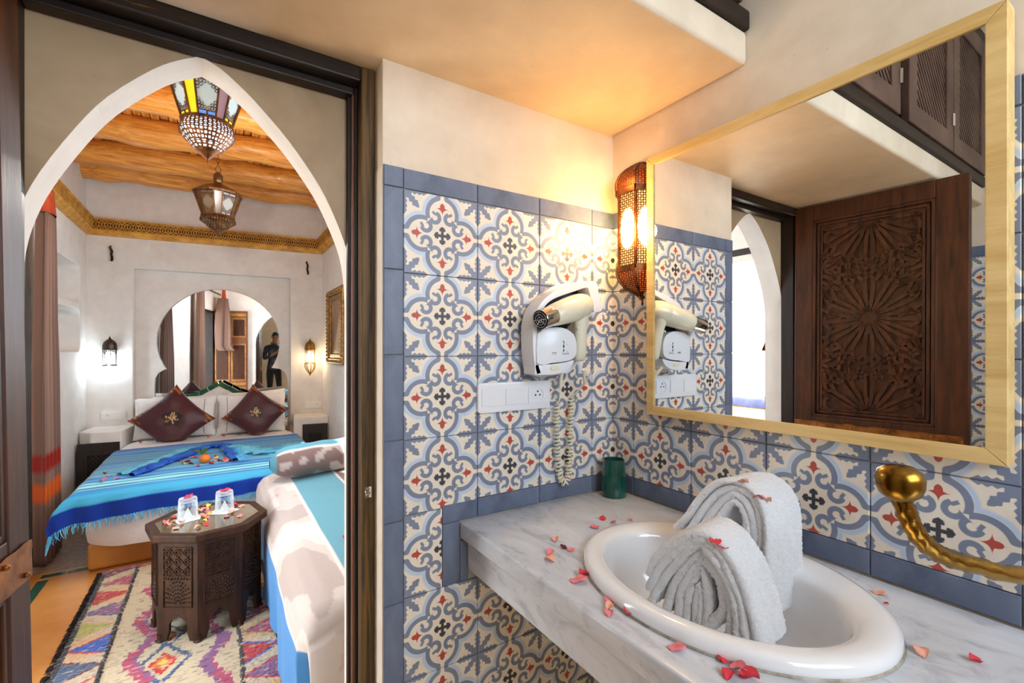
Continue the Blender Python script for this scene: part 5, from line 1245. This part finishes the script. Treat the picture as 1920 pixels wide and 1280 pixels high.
stuff(obj('end_fringe', mb, mat('pink_wool', S(196, 120, 130), S(214, 180, 160), rough=0.95, scale=30), rug, fix=False))
mb = MB()
for k in range(1100):                                                      # ragged tufts along the two long edges
    y = RY0+(RY1-RY0)*rf.random(); sd = k % 2; x = (RX0+0.012*rf.random()) if sd == 0 else (RX1-0.012*rf.random()); g_ = -1 if sd == 0 else 1; x += 0.012*nz(0, y*3, 4)
    mb.tube([(x, y, 0.007), (x+g_*0.010, y+rf.uniform(-.012, .006), 0.011), (x+g_*0.022, y+rf.uniform(-.02, .008), 0.003)], [0.0035, 0.003, 0.001], 3, cap=False)
stuff(obj('edge_tufts', mb, mat('black_wool', S(34, 28, 28), S(60, 50, 48), rough=0.95, scale=60), rug, fix=False))

# ---- bedside cupboards in plaster with lattice doors
def bedside(name, lab, s0, s1, off, top, door, cut=0.0):
    t = thing(name, lab, 'cupboard', tuple(FW((s0+s1)/2, off/2, 0)), group='built-in bedside cupboards')
    out = [(s0, 0.001), (s1, 0.001), (s1, off), (s0+cut, off), (s0, off-cut)] if cut else [(s0, 0.001), (s1, 0.001), (s1, off), (s0, off)]
    mb = MB(); mb.plate(out, [], 0.0, top, lambda u, v, d: FW(u, v, d)); obj('plaster_body', mb, M['white_plaster'], t, bevel=0.012, seg=3, smooth=50)
    d0, d1, z0, z1 = door; F_ = lambda u, v, d: FW(u, off+d, v)
    w_, h_ = d1-d0, z1-z0; hole = [(d0+w_*.24, z0+h_*.22), (d1-w_*.24, z0+h_*.22), (d1-w_*.24, z1-h_*.22), (d0+w_*.24, z1-h_*.22)]
    mb = MB(); mb.plate([(d0, z0), (d1, z0), (d1, z1), (d0, z1)], [hole], 0.001, 0.022, F_); dr = obj('door', mb, M['lattice_black'], t, bevel=0.003)
    mb = MB(); mb.plate([(d0+.01, z0+.01), (d1-.01, z0+.01), (d1-.01, z1-.01), (d0+.01, z1-.01)], [], 0.0006, 0.002, F_); obj('door_back', mb, M['black'], dr)
    hx0, hz0, hx1, hz1 = *hole[0], *hole[2]; W, H = hx1-hx0, hz1-hz0; n = 6
    for sg in (1, -1):
        for k in range(1, 2*n):
            dd = k*(W+H)/(2*n); pa = (max(0, dd-H), min(dd, H)); pb = (min(dd, W), max(0, dd-W))
            q = lambda p: F_(hx0+p[0] if sg > 0 else hx1-p[0], hz0+p[1], 0.010 if sg > 0 else 0.014)
            if (Vector(pa)-Vector(pb)).length > 0.01:
                mb = MB(); mb.bar(q(pa), q(pb), 0.008, 0.006, up=FN); obj('slat', mb, M['lattice_black'], dr)
    return t
bedside('bedside_cupboard', 'white plaster bedside shelf with a dark lattice door left of the bed', 0.042, 0.345, 0.40, 0.605, (0.062, 0.335, 0.06, 0.520), 0.10)
bedside('bedside_cupboard', 'small white plaster bedside shelf with a dark lattice door right of the bed', 1.655, 1.975, 0.33, 0.620, (1.735, 1.965, 0.12, 0.552))
# ---- bedside wall lanterns
def bed_lamp(s_, zt_, lab, ecol, estr, m, lower, en, lcol):
    P = FW(s_, 0.045, 0); t = thing('bedside_lantern', lab, 'wall lamp', tuple(FW(s_, 0.0, zt_-0.15)), group='bedside wall lanterns')
    mb = MB(); dome = [(0.066, 0.0), (0.070, 0.006), (0.066, 0.012), (0.066, 0.018), (0.064, 0.045), (0.054, 0.070), (0.034, 0.088), (0.012, 0.102), (0.004, 0.120), (0.001, 0.132)]
    mb.lathe([(r, z+zt_-0.132) for r, z in dome], 18, tuple(P), sy=0.62, sx=0.8); o = obj('dome', mb, m, t, smooth=35)
    for k in range(7):
        a = PI+2*PI*k/7; x, y = 0.060*math.cos(a)*0.8, 0.060*math.sin(a)*0.62; mb = MB(); mb.tube([P+Vector((x, y, zt_-0.132)), P+Vector((x*0.97, y*0.97, zt_-0.265))], 0.0030, 6)
        for q in (-1, 1):
            a2 = a+q*PI/7; mb.tube([P+Vector((x, y, zt_-0.175)), P+Vector((0.060*math.cos(a+q*PI/14)*.8, 0.060*math.sin(a+q*PI/14)*.62, zt_-0.148)), P+Vector((0.06*math.cos(a2)*.8, 0.06*math.sin(a2)*.62, zt_-0.138))], 0.0022, 5)
        obj('rib', mb, m, t)
    mb = MB(); mb.lathe([(0.064, zt_-0.272), (0.064, zt_-0.262)], 18, tuple(P), sy=0.62, sx=0.8, capb=False, capt=False); obj('lower_ring', mb, m, t)
    if lower:
        mb = MB()
        for k in range(9):
            a = 2*PI*k/9; mb.tube([P+Vector((r*math.cos(a)*.8, r*math.sin(a)*.62, zt_+z)) for r, z in ((0.064, -0.272), (0.068, -0.300), (0.056, -0.330), (0.030, -0.358), (0.004, -0.385), (0.001, -0.398))], 0.0035, 5)
        obj('lower_cage', mb, m, t)
    em = mat('lamp_core', (1, 1, 1, 1), rough=0.5, emis=ecol, estr=estr)
    mb = MB(); mb.lathe([(0.02, -0.255), (0.040, -0.235), (0.044, -0.20), (0.040, -0.16), (0.02, -0.145)], 16, (P.x, P.y, zt_), sx=.8, sy=.7); obj('bulb', mb, em, t, smooth=60)
    L = P+FN*0.055; light('bedside_lantern_light', 'POINT', (L.x, L.y, zt_-0.24), en, lcol, 0.03)
bed_lamp(0.174, 1.418, 'dark pewter wall lantern shedding cool white light left of the bed', (0.75, 0.90, 1.0, 1), 7, M['pewter'], False, 3.2, (0.72, 0.88, 1.0))
bed_lamp(1.817, 1.418, 'brass wall lantern with pointed lower cage shedding warm light right of the bed', (1.0, 0.80, 0.50, 1), 7, M['old_brass'], True, 2.2, (1.0, 0.74, 0.42))
CP = mat('ivory_plastic', S(232, 230, 224), rough=0.35)
wall_plate('wall_socket', 'white double socket plate low beside the left bedside shelf', 'socket', tuple(FW(0.190, 0.001, 0.695)), None, 2, 0.085, ['socket', 'rocker'], grp='bedside socket plates', rz=_t, out=0.009, m=CP)
wall_plate('wall_socket', 'ivory double plate with switch and socket above the right bedside shelf', 'socket', tuple(FW(1.850, 0.001, 0.708)), None, 2, 0.076, ['rocker', 'socket'], grp='bedside socket plates', rz=_t, out=0.009, m=CP)
# ---- small iron wall hooks
for s_, z_, lab in ((0.178, 2.150, 'small black iron hook high on the wall left of the plaster recess'), (1.792, 2.147, 'small black iron hook high on the wall right of the plaster recess')):
    t = thing('iron_hook', lab, 'hook', tuple(FW(s_, 0, z_)), group='iron wall hooks'); P = lambda a, b, c: FW(s_+a, b, z_+c)
    mb = MB(); mb.tube([P(-.008, .004, .055), P(-.010, .022, .060), P(0, .032, .045), P(.004, .020, .025), P(-.002, .012, .0), P(.004, .014, -.03), P(.006, .026, -.058), P(.002, .036, -.062)], [0.005, .007, .009, .010, .009, .010, .009, .006], 8); obj('bracket', mb, M['blackiron'], t, smooth=60)
    mb = MB(); mb.ball(P(-.006, .014, .070), 0.008, 10); obj('ball_end', mb, M['blackiron'], t, smooth=60)
# ---- gilt picture on the right wall
pic = thing('framed_picture', 'dim painting in a heavy carved gilt frame on the right bedroom wall', 'picture', (-0.115, 3.42, 1.51))
y0, y1, z0, z1 = 3.10, 3.775, 1.155, 1.86
for nm, x0, x1, i0, i1 in (('outer_frame', -0.112, -0.150, 0.0, 0.055), ('inner_frame', -0.112, -0.138, 0.055, 0.100)):
    R_ = lambda i: [(y0+i, z0+i), (y1-i, z0+i), (y1-i, z1-i), (y0+i, z1-i)]
    mb = MB(); mb.plate(R_(i0), [R_(i1)], x0, x1, FYZ); obj(nm, mb, mat('dark_gilt', S(92, 62, 26), S(170, 124, 60), rough=0.4, metal=0.5, scale=30, bs=0.5, bscale=60), pic, bevel=0.008)
mb = MB(); k = 0
for (ya, za), (yb, zb) in (((y0+.028, z0+.028), (y1-.028, z0+.028)), ((y1-.028, z0+.028), (y1-.028, z1-.028)), ((y1-.028, z1-.028), (y0+.028, z1-.028)), ((y0+.028, z1-.028), (y0+.028, z0+.028))):
    for q in range(18): f = (q+.5)/18; mb.ball((-0.151, ya+(yb-ya)*f, za+(zb-za)*f), 0.013, 8)
stuff(obj('carved_beads', mb, mat('gilt_beads', S(120, 84, 36), S(196, 150, 76), rough=0.4, metal=0.5, scale=30), pic, smooth=60))
mb = MB(); mb.box((-0.112, y0+.1, z0+.1), (-0.120, y1-.1, z1-.1)); m_, nt_, b_ = base_mat('dim_painting')
nt_.links.new(ramp(nt_, tex(nt_, 2.4, 3, .5, (1, 1, .8)), [(0.3, S(96, 62, 34)), (0.5, S(150, 108, 70)), (0.62, S(196, 180, 150)), (0.75, S(120, 80, 50))]), b_.inputs['Base Color']); b_.inputs['Roughness'].default_value = 0.3; obj('canvas', mb, m_, pic)

# ---- curtains
TAU, TA2, CRED, CORG = [lin(c) for c in ((132, 102, 88), (100, 76, 66), (136, 28, 18), (196, 84, 20))]
def curtain(name, lab, y_lo, y_hi, x_, ztop, zbot, gather, bands, seed, tie=True, knot=False, grp=None, lean=0.0):
    t = thing(name, lab, 'curtain', (x_, (y_lo+y_hi)/2, 0), group=grp)
    nu, nv = 90, 60; mb = MB(); yc_ = (y_lo+y_hi)/2+lean*0
    def fn(u, v):
        z = zbot+(ztop-zbot)*v; g = gather+(1-gather)*min(1, (1-v)*2.2)**0.8 if not knot else (0.25+0.75*math.sin(min(1, (1-v)*1.25)*PI*0.62))
        hw = (y_hi-y_lo)/2*g; y = yc_+(u*2-1)*hw+lean*(1-v)
        am = (0.030 if not knot else 0.12)*(0.5+0.5*g); x = x_+am*math.sin(u*2*PI*4.5+seed)+0.012*math.sin(u*2*PI*9+seed*2+v*2)
        if knot and v < 0.08: x += (0.08-v)*0.6; 
        return Vector((x, y, z+0.006*math.sin(u*20+seed)*(1 if v < .02 else 0)))
    mb.grid(fn, nu, nv); me = mb.mesh('drape', M['cloth'], smooth=80, fix=False); o = put('drape', me, t); o.modifiers.new('t', 'SOLIDIFY').thickness = 0.002
    def col(i, p):
        j, k = divmod(i, nu+1); z = zbot+(ztop-zbot)*j/nv; c = TAU if (k//13) % 2 else mixl(TAU, TA2, .6)
        for a, b, cc in bands:
            if a < z < b: c = cc
        return c
    paint(me, col)
    if tie:
        mb = MB()
        def fb(u, v): 
            hw = (y_hi-y_lo)/2*gather*(1.02-0.35*v); return Vector((x_+0.036*math.sin(2*PI*u)*(1-.3*v), yc_-hw*math.cos(2*PI*u), ztop-0.01+v*0.16))
        mb.grid(fb, 24, 6); obj('header_band', mb, mat('rust_cloth', S(160, 56, 20), S(190, 78, 34), rough=0.85, scale=20), t, smooth=70, fix=False)
    return t
curtain('curtain', 'taupe striped curtain with red and orange bands hanging beside the wall niches', 2.70, 3.04, -1.945, 2.13, 0.01, 0.52, [(0.575, 0.675, CRED), (0.385, 0.485, CORG)], 0.5, grp='bedroom curtains', lean=0.0)
rod = thing('curtain_hook', 'black wrought iron curtain hook above the taupe striped curtain', 'hook', (-2.04, 3.02, 2.20))
mb = MB(); hp_ = lambda y, z, x=-1.99: (x, y, z)
mb.tube([(-2.039, 2.98, 2.20), (-1.985, 3.00, 2.20), (-1.965, 3.06, 2.205), (-1.97, 3.10, 2.225), (-1.98, 3.13, 2.21)], 0.007, 7); mb.tube([(-1.97, 3.03, 2.20), (-1.97, 3.05, 2.175), (-1.98, 3.09, 2.17), (-1.985, 3.10, 2.19)], 0.006, 7); obj('scroll', mb, M['blackiron'], rod, smooth=60)
curtain('curtain', 'taupe curtain seen only in the arched mirror, next to the open doorway', 1.30, 1.62, -1.93, 2.25, 0.02, 0.6, [(0.575, 0.675, CRED), (0.385, 0.485, CORG)], 1.7, tie=False, grp='bedroom curtains')
curtain('curtain', 'taupe curtain gathered up short, seen only in the arched mirror', 0.30, 0.43, -1.86, 2.20, 1.28, 0.3, [], 3.1, tie=True, knot=True, grp='bedroom curtains')
mb = MB(); mb.tube([(-1.93, 0.28, 2.27), (-1.93, 1.70, 2.27)], 0.011, 8); ro = tag(obj('curtain_rod', mb, M['blackiron'], smooth=60), 'black iron curtain rod over the open doorway, seen in the arched mirror', 'rod')
# ---- painted door leaf folded against the wall beside the arch (seen in the arched mirror)
pd = thing('painted_door', 'carved brown bedroom door leaf with gilt trim, seen in the arched mirror', 'door', (-1.77, 0.27, 0))
mb = MB(); mb.box((-2.035, 0.245, 0.01), (-1.505, 0.285, 1.99)); obj('leaf', mb, M['redwood'], pd, bevel=0.004)
GT2 = mat('gilt_trim', S(150, 108, 40), S(200, 156, 74), rough=0.4, metal=0.4, scale=20)
for x0, x1 in ((-2.01, -1.785), (-1.755, -1.53)):
    for z0, z1 in ((0.10, 0.62), (0.74, 1.40), (1.52, 1.86)):
        R_ = lambda i: [(x0+i, z0+i), (x1-i, z0+i), (x1-i, z1-i), (x0+i, z1-i)]
        mb = MB(); mb.plate(R_(0), [R_(.014)], 0.285, 0.296, FXZ); obj('gilt_moulding', mb, GT2, pd)
        mb = MB(); mb.plate(R_(.03), [], 0.285, 0.292, FXZ); obj('panel', mb, M['doorwood'], pd, bevel=0.004)
for z in (0.66, 1.90): mb = MB(); mb.box((-2.015, 0.285, z), (-1.525, 0.294, z+0.045)); obj('gilt_band', mb, GT2, pd)

# ---- hanging lanterns of pierced brass and coloured glass
M['dusky_brass'] = mat('dusky_brass', S(60, 36, 16), S(112, 72, 34), rough=0.42, metal=0.6, scale=40)
GLS = {n: mat(n, c, rough=0.25, emis=c, estr=e, trans=0.0) for n, c, e in (('frosted_pane', S(168, 186, 190), 0.22), ('yellow_pane', S(206, 190, 20), 0.55), ('green_pane', S(70, 190, 40), 0.7), ('violet_pane', S(150, 124, 140), 0.2), ('blue_pane', S(80, 140, 224), 0.7), ('bowl_liner', S(226, 236, 242), 1.1), ('bulb_glow', (0.85, 0.93, 1.0, 1), 14.0))}
OFF = {n: mat(n+'_unlit', c, rough=0.2, spec=0.7) for n, c in (('clear', S(96, 78, 52)), ('amber', S(70, 44, 20)))}
def lantern(P, phase, Z, R, lit, lab, top):
    # Z: levels  chain base, dome top, shoulder, body top, body bottom, bulb mid, bulb low, cone, tip
    t = thing('hanging_lantern', lab, 'lantern', tuple(P), group='hanging lanterns'); m = M['iron_bronze'] if lit else M['dusky_brass']
    n = 12; v_ = lambda r, k, z: Vector((P.x+r*math.cos(phase+2*PI*k/n), P.y+r*math.sin(phase+2*PI*k/n), z))
    zt_, zs, zb, z1, z2, z3, z4 = Z; rs, rb, r1, r2 = R
    # dome, neck, rim
    mb = MB(); mb.lathe([(rs*1.03, zs), (rs*1.05, zs+0.012), (rs*0.98, zs+0.020), (rs*0.55, zs+0.055), (rs*0.22, zs+0.075), (rs*0.16, zs+0.085), (rs*0.20, zs+0.10), (rs*0.20, zs+0.135), (rs*0.12, zs+0.15), (0.002, zs+0.155)], n, (P.x, P.y, 0), phase=phase); obj('dome', mb, m, t)
    mb = MB(); cz_ = zs+0.155
    mb.tube([(P.x+0.015*math.cos(a), P.y, cz_+0.02+0.02*math.sin(a)) for a in [2*PI*k/14 for k in range(15)]], 0.0025, 5); zc_ = cz_+0.04; k = 0
    while zc_ < top:
        mb.tube([(P.x+(0.008*math.cos(a) if k % 2 else 0), P.y+(0 if k % 2 else 0.008*math.cos(a)), zc_+0.014+0.016*math.sin(a)) for a in [2*PI*q/10 for q in range(11)]], 0.0022, 5); zc_ += 0.025; k += 1
    obj('chain', mb, m, t, smooth=60)
    # body: panes between bars, alternately wide and narrow
    ang = [phase+2*PI*(k//2)/6+(0 if k % 2 == 0 else 0.68) for k in range(12)]
    pt = lambda r, k, z: Vector((P.x+r*math.cos(ang[k % 12]), P.y+r*math.sin(ang[k % 12]), z))
    for k in range(12):
        wide = k % 2 == 0; A0, A1, B0_, B1 = pt(rs, k, zs), pt(rs, k+1, zs), pt(rb, k, zb), pt(rb, k+1, zb)
        def q(u, v, ins=0.0): p = B0_.lerp(B1, u).lerp(A0.lerp(A1, u), v); c = Vector((P.x, P.y, p.z)); return p+(c-p).normalized()*ins
        if not wide:
            mb = MB(); mb._add([q(.04, 0.02, .002), q(.96, .02, .002), q(.96, .98, .002), q(.04, .98, .002)], [(0, 1, 2, 3)])
            obj('wedge_pane', mb, (GLS['yellow_pane'] if (k//2) % 2 else GLS['violet_pane']) if lit else OFF['amber'], t, fix=False)
        else:
            mb = MB(); mb._add([q(.04, 0.17, .002), q(.96, .17, .002), q(.96, .83, .002), q(.04, .83, .002)], [(0, 1, 2, 3)]); obj('frosted_pane', mb, GLS['frosted_pane'] if lit else OFF['clear'], t, fix=False)
            for va, vb, c in ((0.03, 0.14, ('yellow_pane', 'blue_pane', 'yellow_pane')[(k//2) % 3]), (0.86, 0.97, 'green_pane')):
                mb = MB(); mb._add([q(.06, va, .002), q(.94, va, .002), q(.94, vb, .002), q(.06, vb, .002)], [(0, 1, 2, 3)]); obj('colour_pane', mb, GLS[c] if lit else OFF['amber'], t, fix=False)
            # pierced corner ornaments round the frosted pane
            mb = MB()
            for va in (0.15, 0.85, 0.025, 0.975): mb.bar(q(0, va), q(1, va), 0.004, 0.004)
            mb.bar(q(.5, .02), q(.5, .15), 0.006, 0.003); mb.bar(q(.5, .85), q(.5, .98), 0.006, 0.003)
            for cu, cv in ((0, .17), (1, .17), (0, .83), (1, .83)):
                sg, sv = (1 if cu == 0 else -1), (1 if cv < .5 else -1)
                for e in range(3):
                    for f in range(3-e):
                        uu, vv = cu+sg*(0.09+0.15*e), cv+sv*(0.045+0.075*f)
                        mb.tube([q(uu+.075*math.cos(a), vv+.036*math.sin(a), -.0005) for a in [2*PI*g/8 for g in range(9)]], 0.0013, 4, cap=False)
            stuff(obj('pierced_ornament', mb, m, t, fix=False))
    for k in range(12): mb = MB(); mb.bar(pt(rs, k, zs), pt(rb, k, zb), 0.006, 0.006, up=(0, 0, 1)); obj('bar', mb, m, t)
    mb = MB(); mb.lathe([(rb, zb-0.004), (rb*1.12, zb), (rb*1.12, zb+0.006), (rb, zb+0.010)], n, (P.x, P.y, 0), phase=phase, capb=False, capt=False); obj('waist_ring', mb, m, t)
    # bulbous pierced bowl
    bowl = [(rb*1.02, zb-0.004), (r1, zb-(zb-z1)*0.32), (r1*0.99, zb-(zb-z1)*0.58), (r2*1.15, z1), (r2*1.02, z1-(z1-z2)*0.35), (r2*0.75, z2), (r2*0.40, z3), (0.006, z3-(z3-z4)*0.45), (0.001, z4)]
    def sec(u, v, a, b):
        f = v*(b-a)+a; i = min(int(f), len(bowl)-2); g = f-i; r = bowl[i][0]*(1-g)+bowl[i+1][0]*g; z = bowl[i][1]*(1-g)+bowl[i+1][1]*g
        bul = 1+0.05*abs(math.sin(PI*u*6)); return Vector((P.x+r*bul*math.cos(phase+2*PI*u), P.y+r*bul*math.sin(phase+2*PI*u), z))
    mb = MB(); pierced(mb, lambda u, v: sec(u, v, 0, 3), 40, 8, 0.68); pierced(mb, lambda u, v: sec(u, v, 3.15, 5), 18, 3, 0.66); o = obj('pierced_bowl', mb, m, t, fix=False); o.modifiers.new('t', 'SOLIDIFY').thickness = 0.001
    mb = MB(); mb.grid(lambda u, v: sec(u, v, 4.9, 8), 24, 6); mb.grid(lambda u, v: sec(u, v, 2.95, 3.2), 24, 2); obj('finial', mb, m, t, smooth=50)
    if lit:
        mb = MB(); mb.grid(lambda u, v: sec(u, v, 0.05, 5)+(Vector((P.x, P.y, sec(u, v, 0.05, 5).z))-sec(u, v, 0.05, 5))*0.06, 30, 12); obj('bowl_liner', mb, GLS['bowl_liner'], t, smooth=60, fix=False)
        mb = MB(); mb.ball((P.x, P.y, (zb+z1)/2+0.01), 0.030, 14); obj('bulb', mb, GLS['bulb_glow'], t, smooth=60)
    return t
P1 = CAM+ray(389, 225)*2.0; P1 = Vector((P1.x, P1.y, 2.2)); P2 = CAM+ray(409, 380)*3.06; P2 = Vector((P2.x, P2.y, 2.1))
lantern(P1, 0.183, (0, 2.425, 2.262, 2.176, 2.150, 2.130, 2.092), (0.138, 0.090, 0.100, 0.060), True, 'large lit hanging lantern with yellow, green and white glass panes, nearest the arch', 2.88)
lantern(P2, -0.341, (0, 2.310, 2.165, 2.110, 2.085, 2.066, 2.030), (0.138, 0.090, 0.098, 0.058), False, 'unlit smoky brass hanging lantern in front of the gilded cornice', 2.93)
light('hanging_lantern_light', 'POINT', (P1.x-0.05, P1.y+0.28, 1.97), 26.0, (1.0, 0.93, 0.84), 0.03)
# ================================================================== the photographer behind the camera (seen in the arched mirror)
FWD = Vector((math.sin(YAW), math.cos(YAW), 0)); RGT = Vector((FWD.y, -FWD.x, 0)); UP = Vector((0, 0, 1)); PB = Vector((CAM.x, CAM.y, 0))-FWD*0.42
bp = lambda r, f, z: PB+RGT*r+FWD*f+UP*z
who = thing('person', 'person in a dark speckled shirt holding a camera, reflected in the arched mirror', 'person', tuple(PB))
JO = {'pelvis': (0, 0, .92, .125, .10), 'waist': (0, .01, 1.06, .125, .095), 'chest': (0, .01, 1.27, .150, .105), 'neck0': (0, .02, 1.41, .062, .06), 'neck': (0, .04, 1.47, .052, .052), 'head': (0, .075, 1.545, .066, .074), 'crown': (0, .085, 1.625, .058, .068)}
for sd, n_ in ((-1, 'l'), (1, 'r')):
    JO.update({n_+'sh': (sd*.17, .01, 1.36, .058, .058), n_+'el': (sd*.235, .055, 1.10, .042, .042), n_+'fo': (sd*.17, .20, 1.17, .034, .034), n_+'wr': (sd*.092, .305, 1.235, .026, .022), n_+'pa': (sd*.080, .350, 1.262, .030, .016),
               n_+'hip': (sd*.085, .0, .86, .092, .092), n_+'kn': (sd*.10, .03, .49, .056, .056), n_+'an': (sd*.105, -.02, .09, .038, .038), n_+'toe': (sd*.125, .15, .035, .036, .028)})
ED = [('pelvis', 'waist'), ('waist', 'chest'), ('chest', 'neck0'), ('neck0', 'neck'), ('neck', 'head'), ('head', 'crown')]
for n_ in 'lr': ED += [('chest', n_+'sh'), (n_+'sh', n_+'el'), (n_+'el', n_+'fo'), (n_+'fo', n_+'wr'), (n_+'wr', n_+'pa'), ('pelvis', n_+'hip'), (n_+'hip', n_+'kn'), (n_+'kn', n_+'an'), (n_+'an', n_+'toe')]
FING = []
for sd, n_ in ((-1, 'l'), (1, 'r')):
    for q in range(4):
        z0 = 1.285-0.018*q; ln = (0.9, 1.0, .95, .75)[q]
        ids = []
        for i, (dr, df) in enumerate(((.086, .368), (.080, .368+.022*ln), (.066, .368+.036*ln), (.050, .368+.034*ln))):
            k = '%sf%d%d' % (n_, q, i); JO[k] = (sd*dr, df, z0, .0095-.0008*i, .0095-.0008*i); ids.append(k)
        ED += [(n_+'pa', ids[0])]+list(zip(ids[:-1], ids[1:]))
    for i, (dr, df, z) in enumerate(((.072, .335, 1.290), (.066, .345, 1.312), (.052, .362, 1.322))): JO['%st%d' % (n_, i)] = (sd*dr, df, z, .0105-.001*i, .0105-.001*i)
    ED += [(n_+'pa', n_+'t0'), (n_+'t0', n_+'t1'), (n_+'t1', n_+'t2')]
keys = list(JO); me = bpy.data.meshes.new('skeleton'); me.from_pydata([bp(*JO[k][:3]) for k in keys], [(keys.index(p), keys.index(q)) for p, q in ED], [])
sk = bpy.data.objects.new('skeleton', me); C.objects.link(sk); sk.modifiers.new('skin', 'SKIN'); sk.modifiers.new('sub', 'SUBSURF').levels = 1
for i, k in enumerate(keys): sk.data.skin_vertices[0].data[i].radius = JO[k][3:5]
sk.data.skin_vertices[0].data[0].use_root = True
dg = bpy.context.evaluated_depsgraph_get(); bm_ = bpy.data.meshes.new_from_object(sk.evaluated_get(dg)); bpy.data.objects.remove(sk)
M['body'] = attr_mat('skin_and_clothes', rough=0.8, bs=0.1, sheen=0.1); bm_.materials.clear(); bm_.materials.append(M['body']); bm_.polygons.foreach_set('use_smooth', [True]*len(bm_.polygons)); bm_.name = 'body'
SKIN, SHIRT, SPK, TRO, SHOE = [lin(q) for q in ((150, 104, 80), (34, 38, 52), (96, 100, 112), (24, 24, 28), (20, 16, 14))]
def pcol(i, p):
    v = p-PB; r, f, z = v.dot(RGT), v.dot(FWD), v.z
    if z > 1.435 or (f > 0.235 and z > 1.0): return SKIN
    if z > 0.90: return SPK if nz(p.x*70, p.y*70, p.z*70) > 0.28 else SHIRT
    return TRO if z > 0.11 else SHOE
paint(bm_, pcol); body = put('body', bm_, who)
hd = bp(0, .082, 1.585); SK = mat('face_skin', SKIN, rough=0.6, sub=0.05)
def hair(u, v):
    a = 2*PI*u; b_ = PI/2*v*1.12; f = math.cos(b_)
    return hd+RGT*(0.076*math.cos(a)*f)+FWD*(0.089*math.sin(a)*f-0.012)+UP*(0.010+0.092*math.sin(b_)-(0.05*max(0, -math.sin(a))*(1-v)))
mb = MB(); mb.grid(hair, 24, 8); obj('hair', mb, mat('dark_hair', S(18, 14, 12), S(40, 32, 28), rough=0.6, scale=60), who, smooth=80, fix=False)
mb = MB(); mb.tube([hd+FWD*.066+UP*.012, hd+FWD*.092-UP*.012, hd+FWD*.080-UP*.020], [.008, .013, .009], 8); obj('nose', mb, SK, who, smooth=60)
for sd in (-1, 1):
    mb = MB(); mb.ball(hd+RGT*(sd*.030)+FWD*.066+UP*.010, .011, 10); ey = obj('eye', mb, M['ceramic'], who, smooth=60)
    mb = MB(); mb.ball(hd+RGT*(sd*.030)+FWD*.0735+UP*.007, .0055, 8); obj('iris', mb, M['black'], ey, smooth=60)
    mb = MB(); mb.ball(hd+RGT*(sd*.072)+FWD*.0-UP*.005, .022, 10, sx=.5, sy=.5); obj('ear', mb, SK, who, smooth=60)
mb = MB(); mb.tube([hd+RGT*-.022+FWD*.068-UP*.046, hd+FWD*.076-UP*.048, hd+RGT*.022+FWD*.068-UP*.046], [.003, .006, .003], 8); obj('mouth', mb, mat('lips', S(130, 74, 66), rough=0.5), who, smooth=60)
cm = thing('camera', 'black camera with a wide lens held in both hands, seen in the arched mirror', 'camera', tuple(CAM-FWD*0.08))
Rm = Matrix(((RGT.x, FWD.x, 0, CAM.x), (RGT.y, FWD.y, 0, CAM.y), (0, 0, 1, CAM.z), (0, 0, 0, 1)))
def cobj(nm, mb, m, **k): me = mb.mesh(nm, m, **k); me.transform(Rm); return put(nm, me, cm)
mb = MB(); mb.box((-.062, -.135, -.045), (.062, -.090, .040)); cobj('camera_body', mb, M['black'], bevel=.006, smooth=50)
mb = MB(); mb.box((-.022, -.130, .040), (.022, -.080, .062)); cobj('viewfinder', mb, M['black'], bevel=.008, smooth=50)
mb = MB(); mb.lathe([(.030, 0), (.034, .012), (.034, .040), (.038, .050), (.038, .062), (.032, .062), (.030, .056)], 24, capt=False); me = mb.mesh('lens', M['black'], smooth=40); me.transform(Rm @ Matrix.Translation((0, -.090, 0)) @ Matrix.Rotation(-PI/2, 4, 'X')); ln_ = put('lens', me, cm)
mb = MB(); mb.lathe([(.031, .0), (.024, .004), (.012, .007), (.001, .008)], 24); me = mb.mesh('front_element', mat('coated_glass', S(14, 16, 30), rough=0.03, coat=1), smooth=60); me.transform(Rm @ Matrix.Translation((0, -.040, 0)) @ Matrix.Rotation(-PI/2, 4, 'X')); put('front_element', me, ln_)
mb = MB(); mb.tube([Rm @ Vector(p) for p in ((-.064, -.11, .025), (-.12, -.22, .0), (-.11, -.36, .08), (-.06, -.42, .165), (.0, -.45, .19), (.06, -.42, .165), (.11, -.36, .08), (.12, -.22, .0), (.064, -.11, .025))], 0.006, 6, flat=.4); obj('neck_strap', mb, mat('strap_webbing', S(44, 44, 48), rough=0.8), cm, smooth=60)
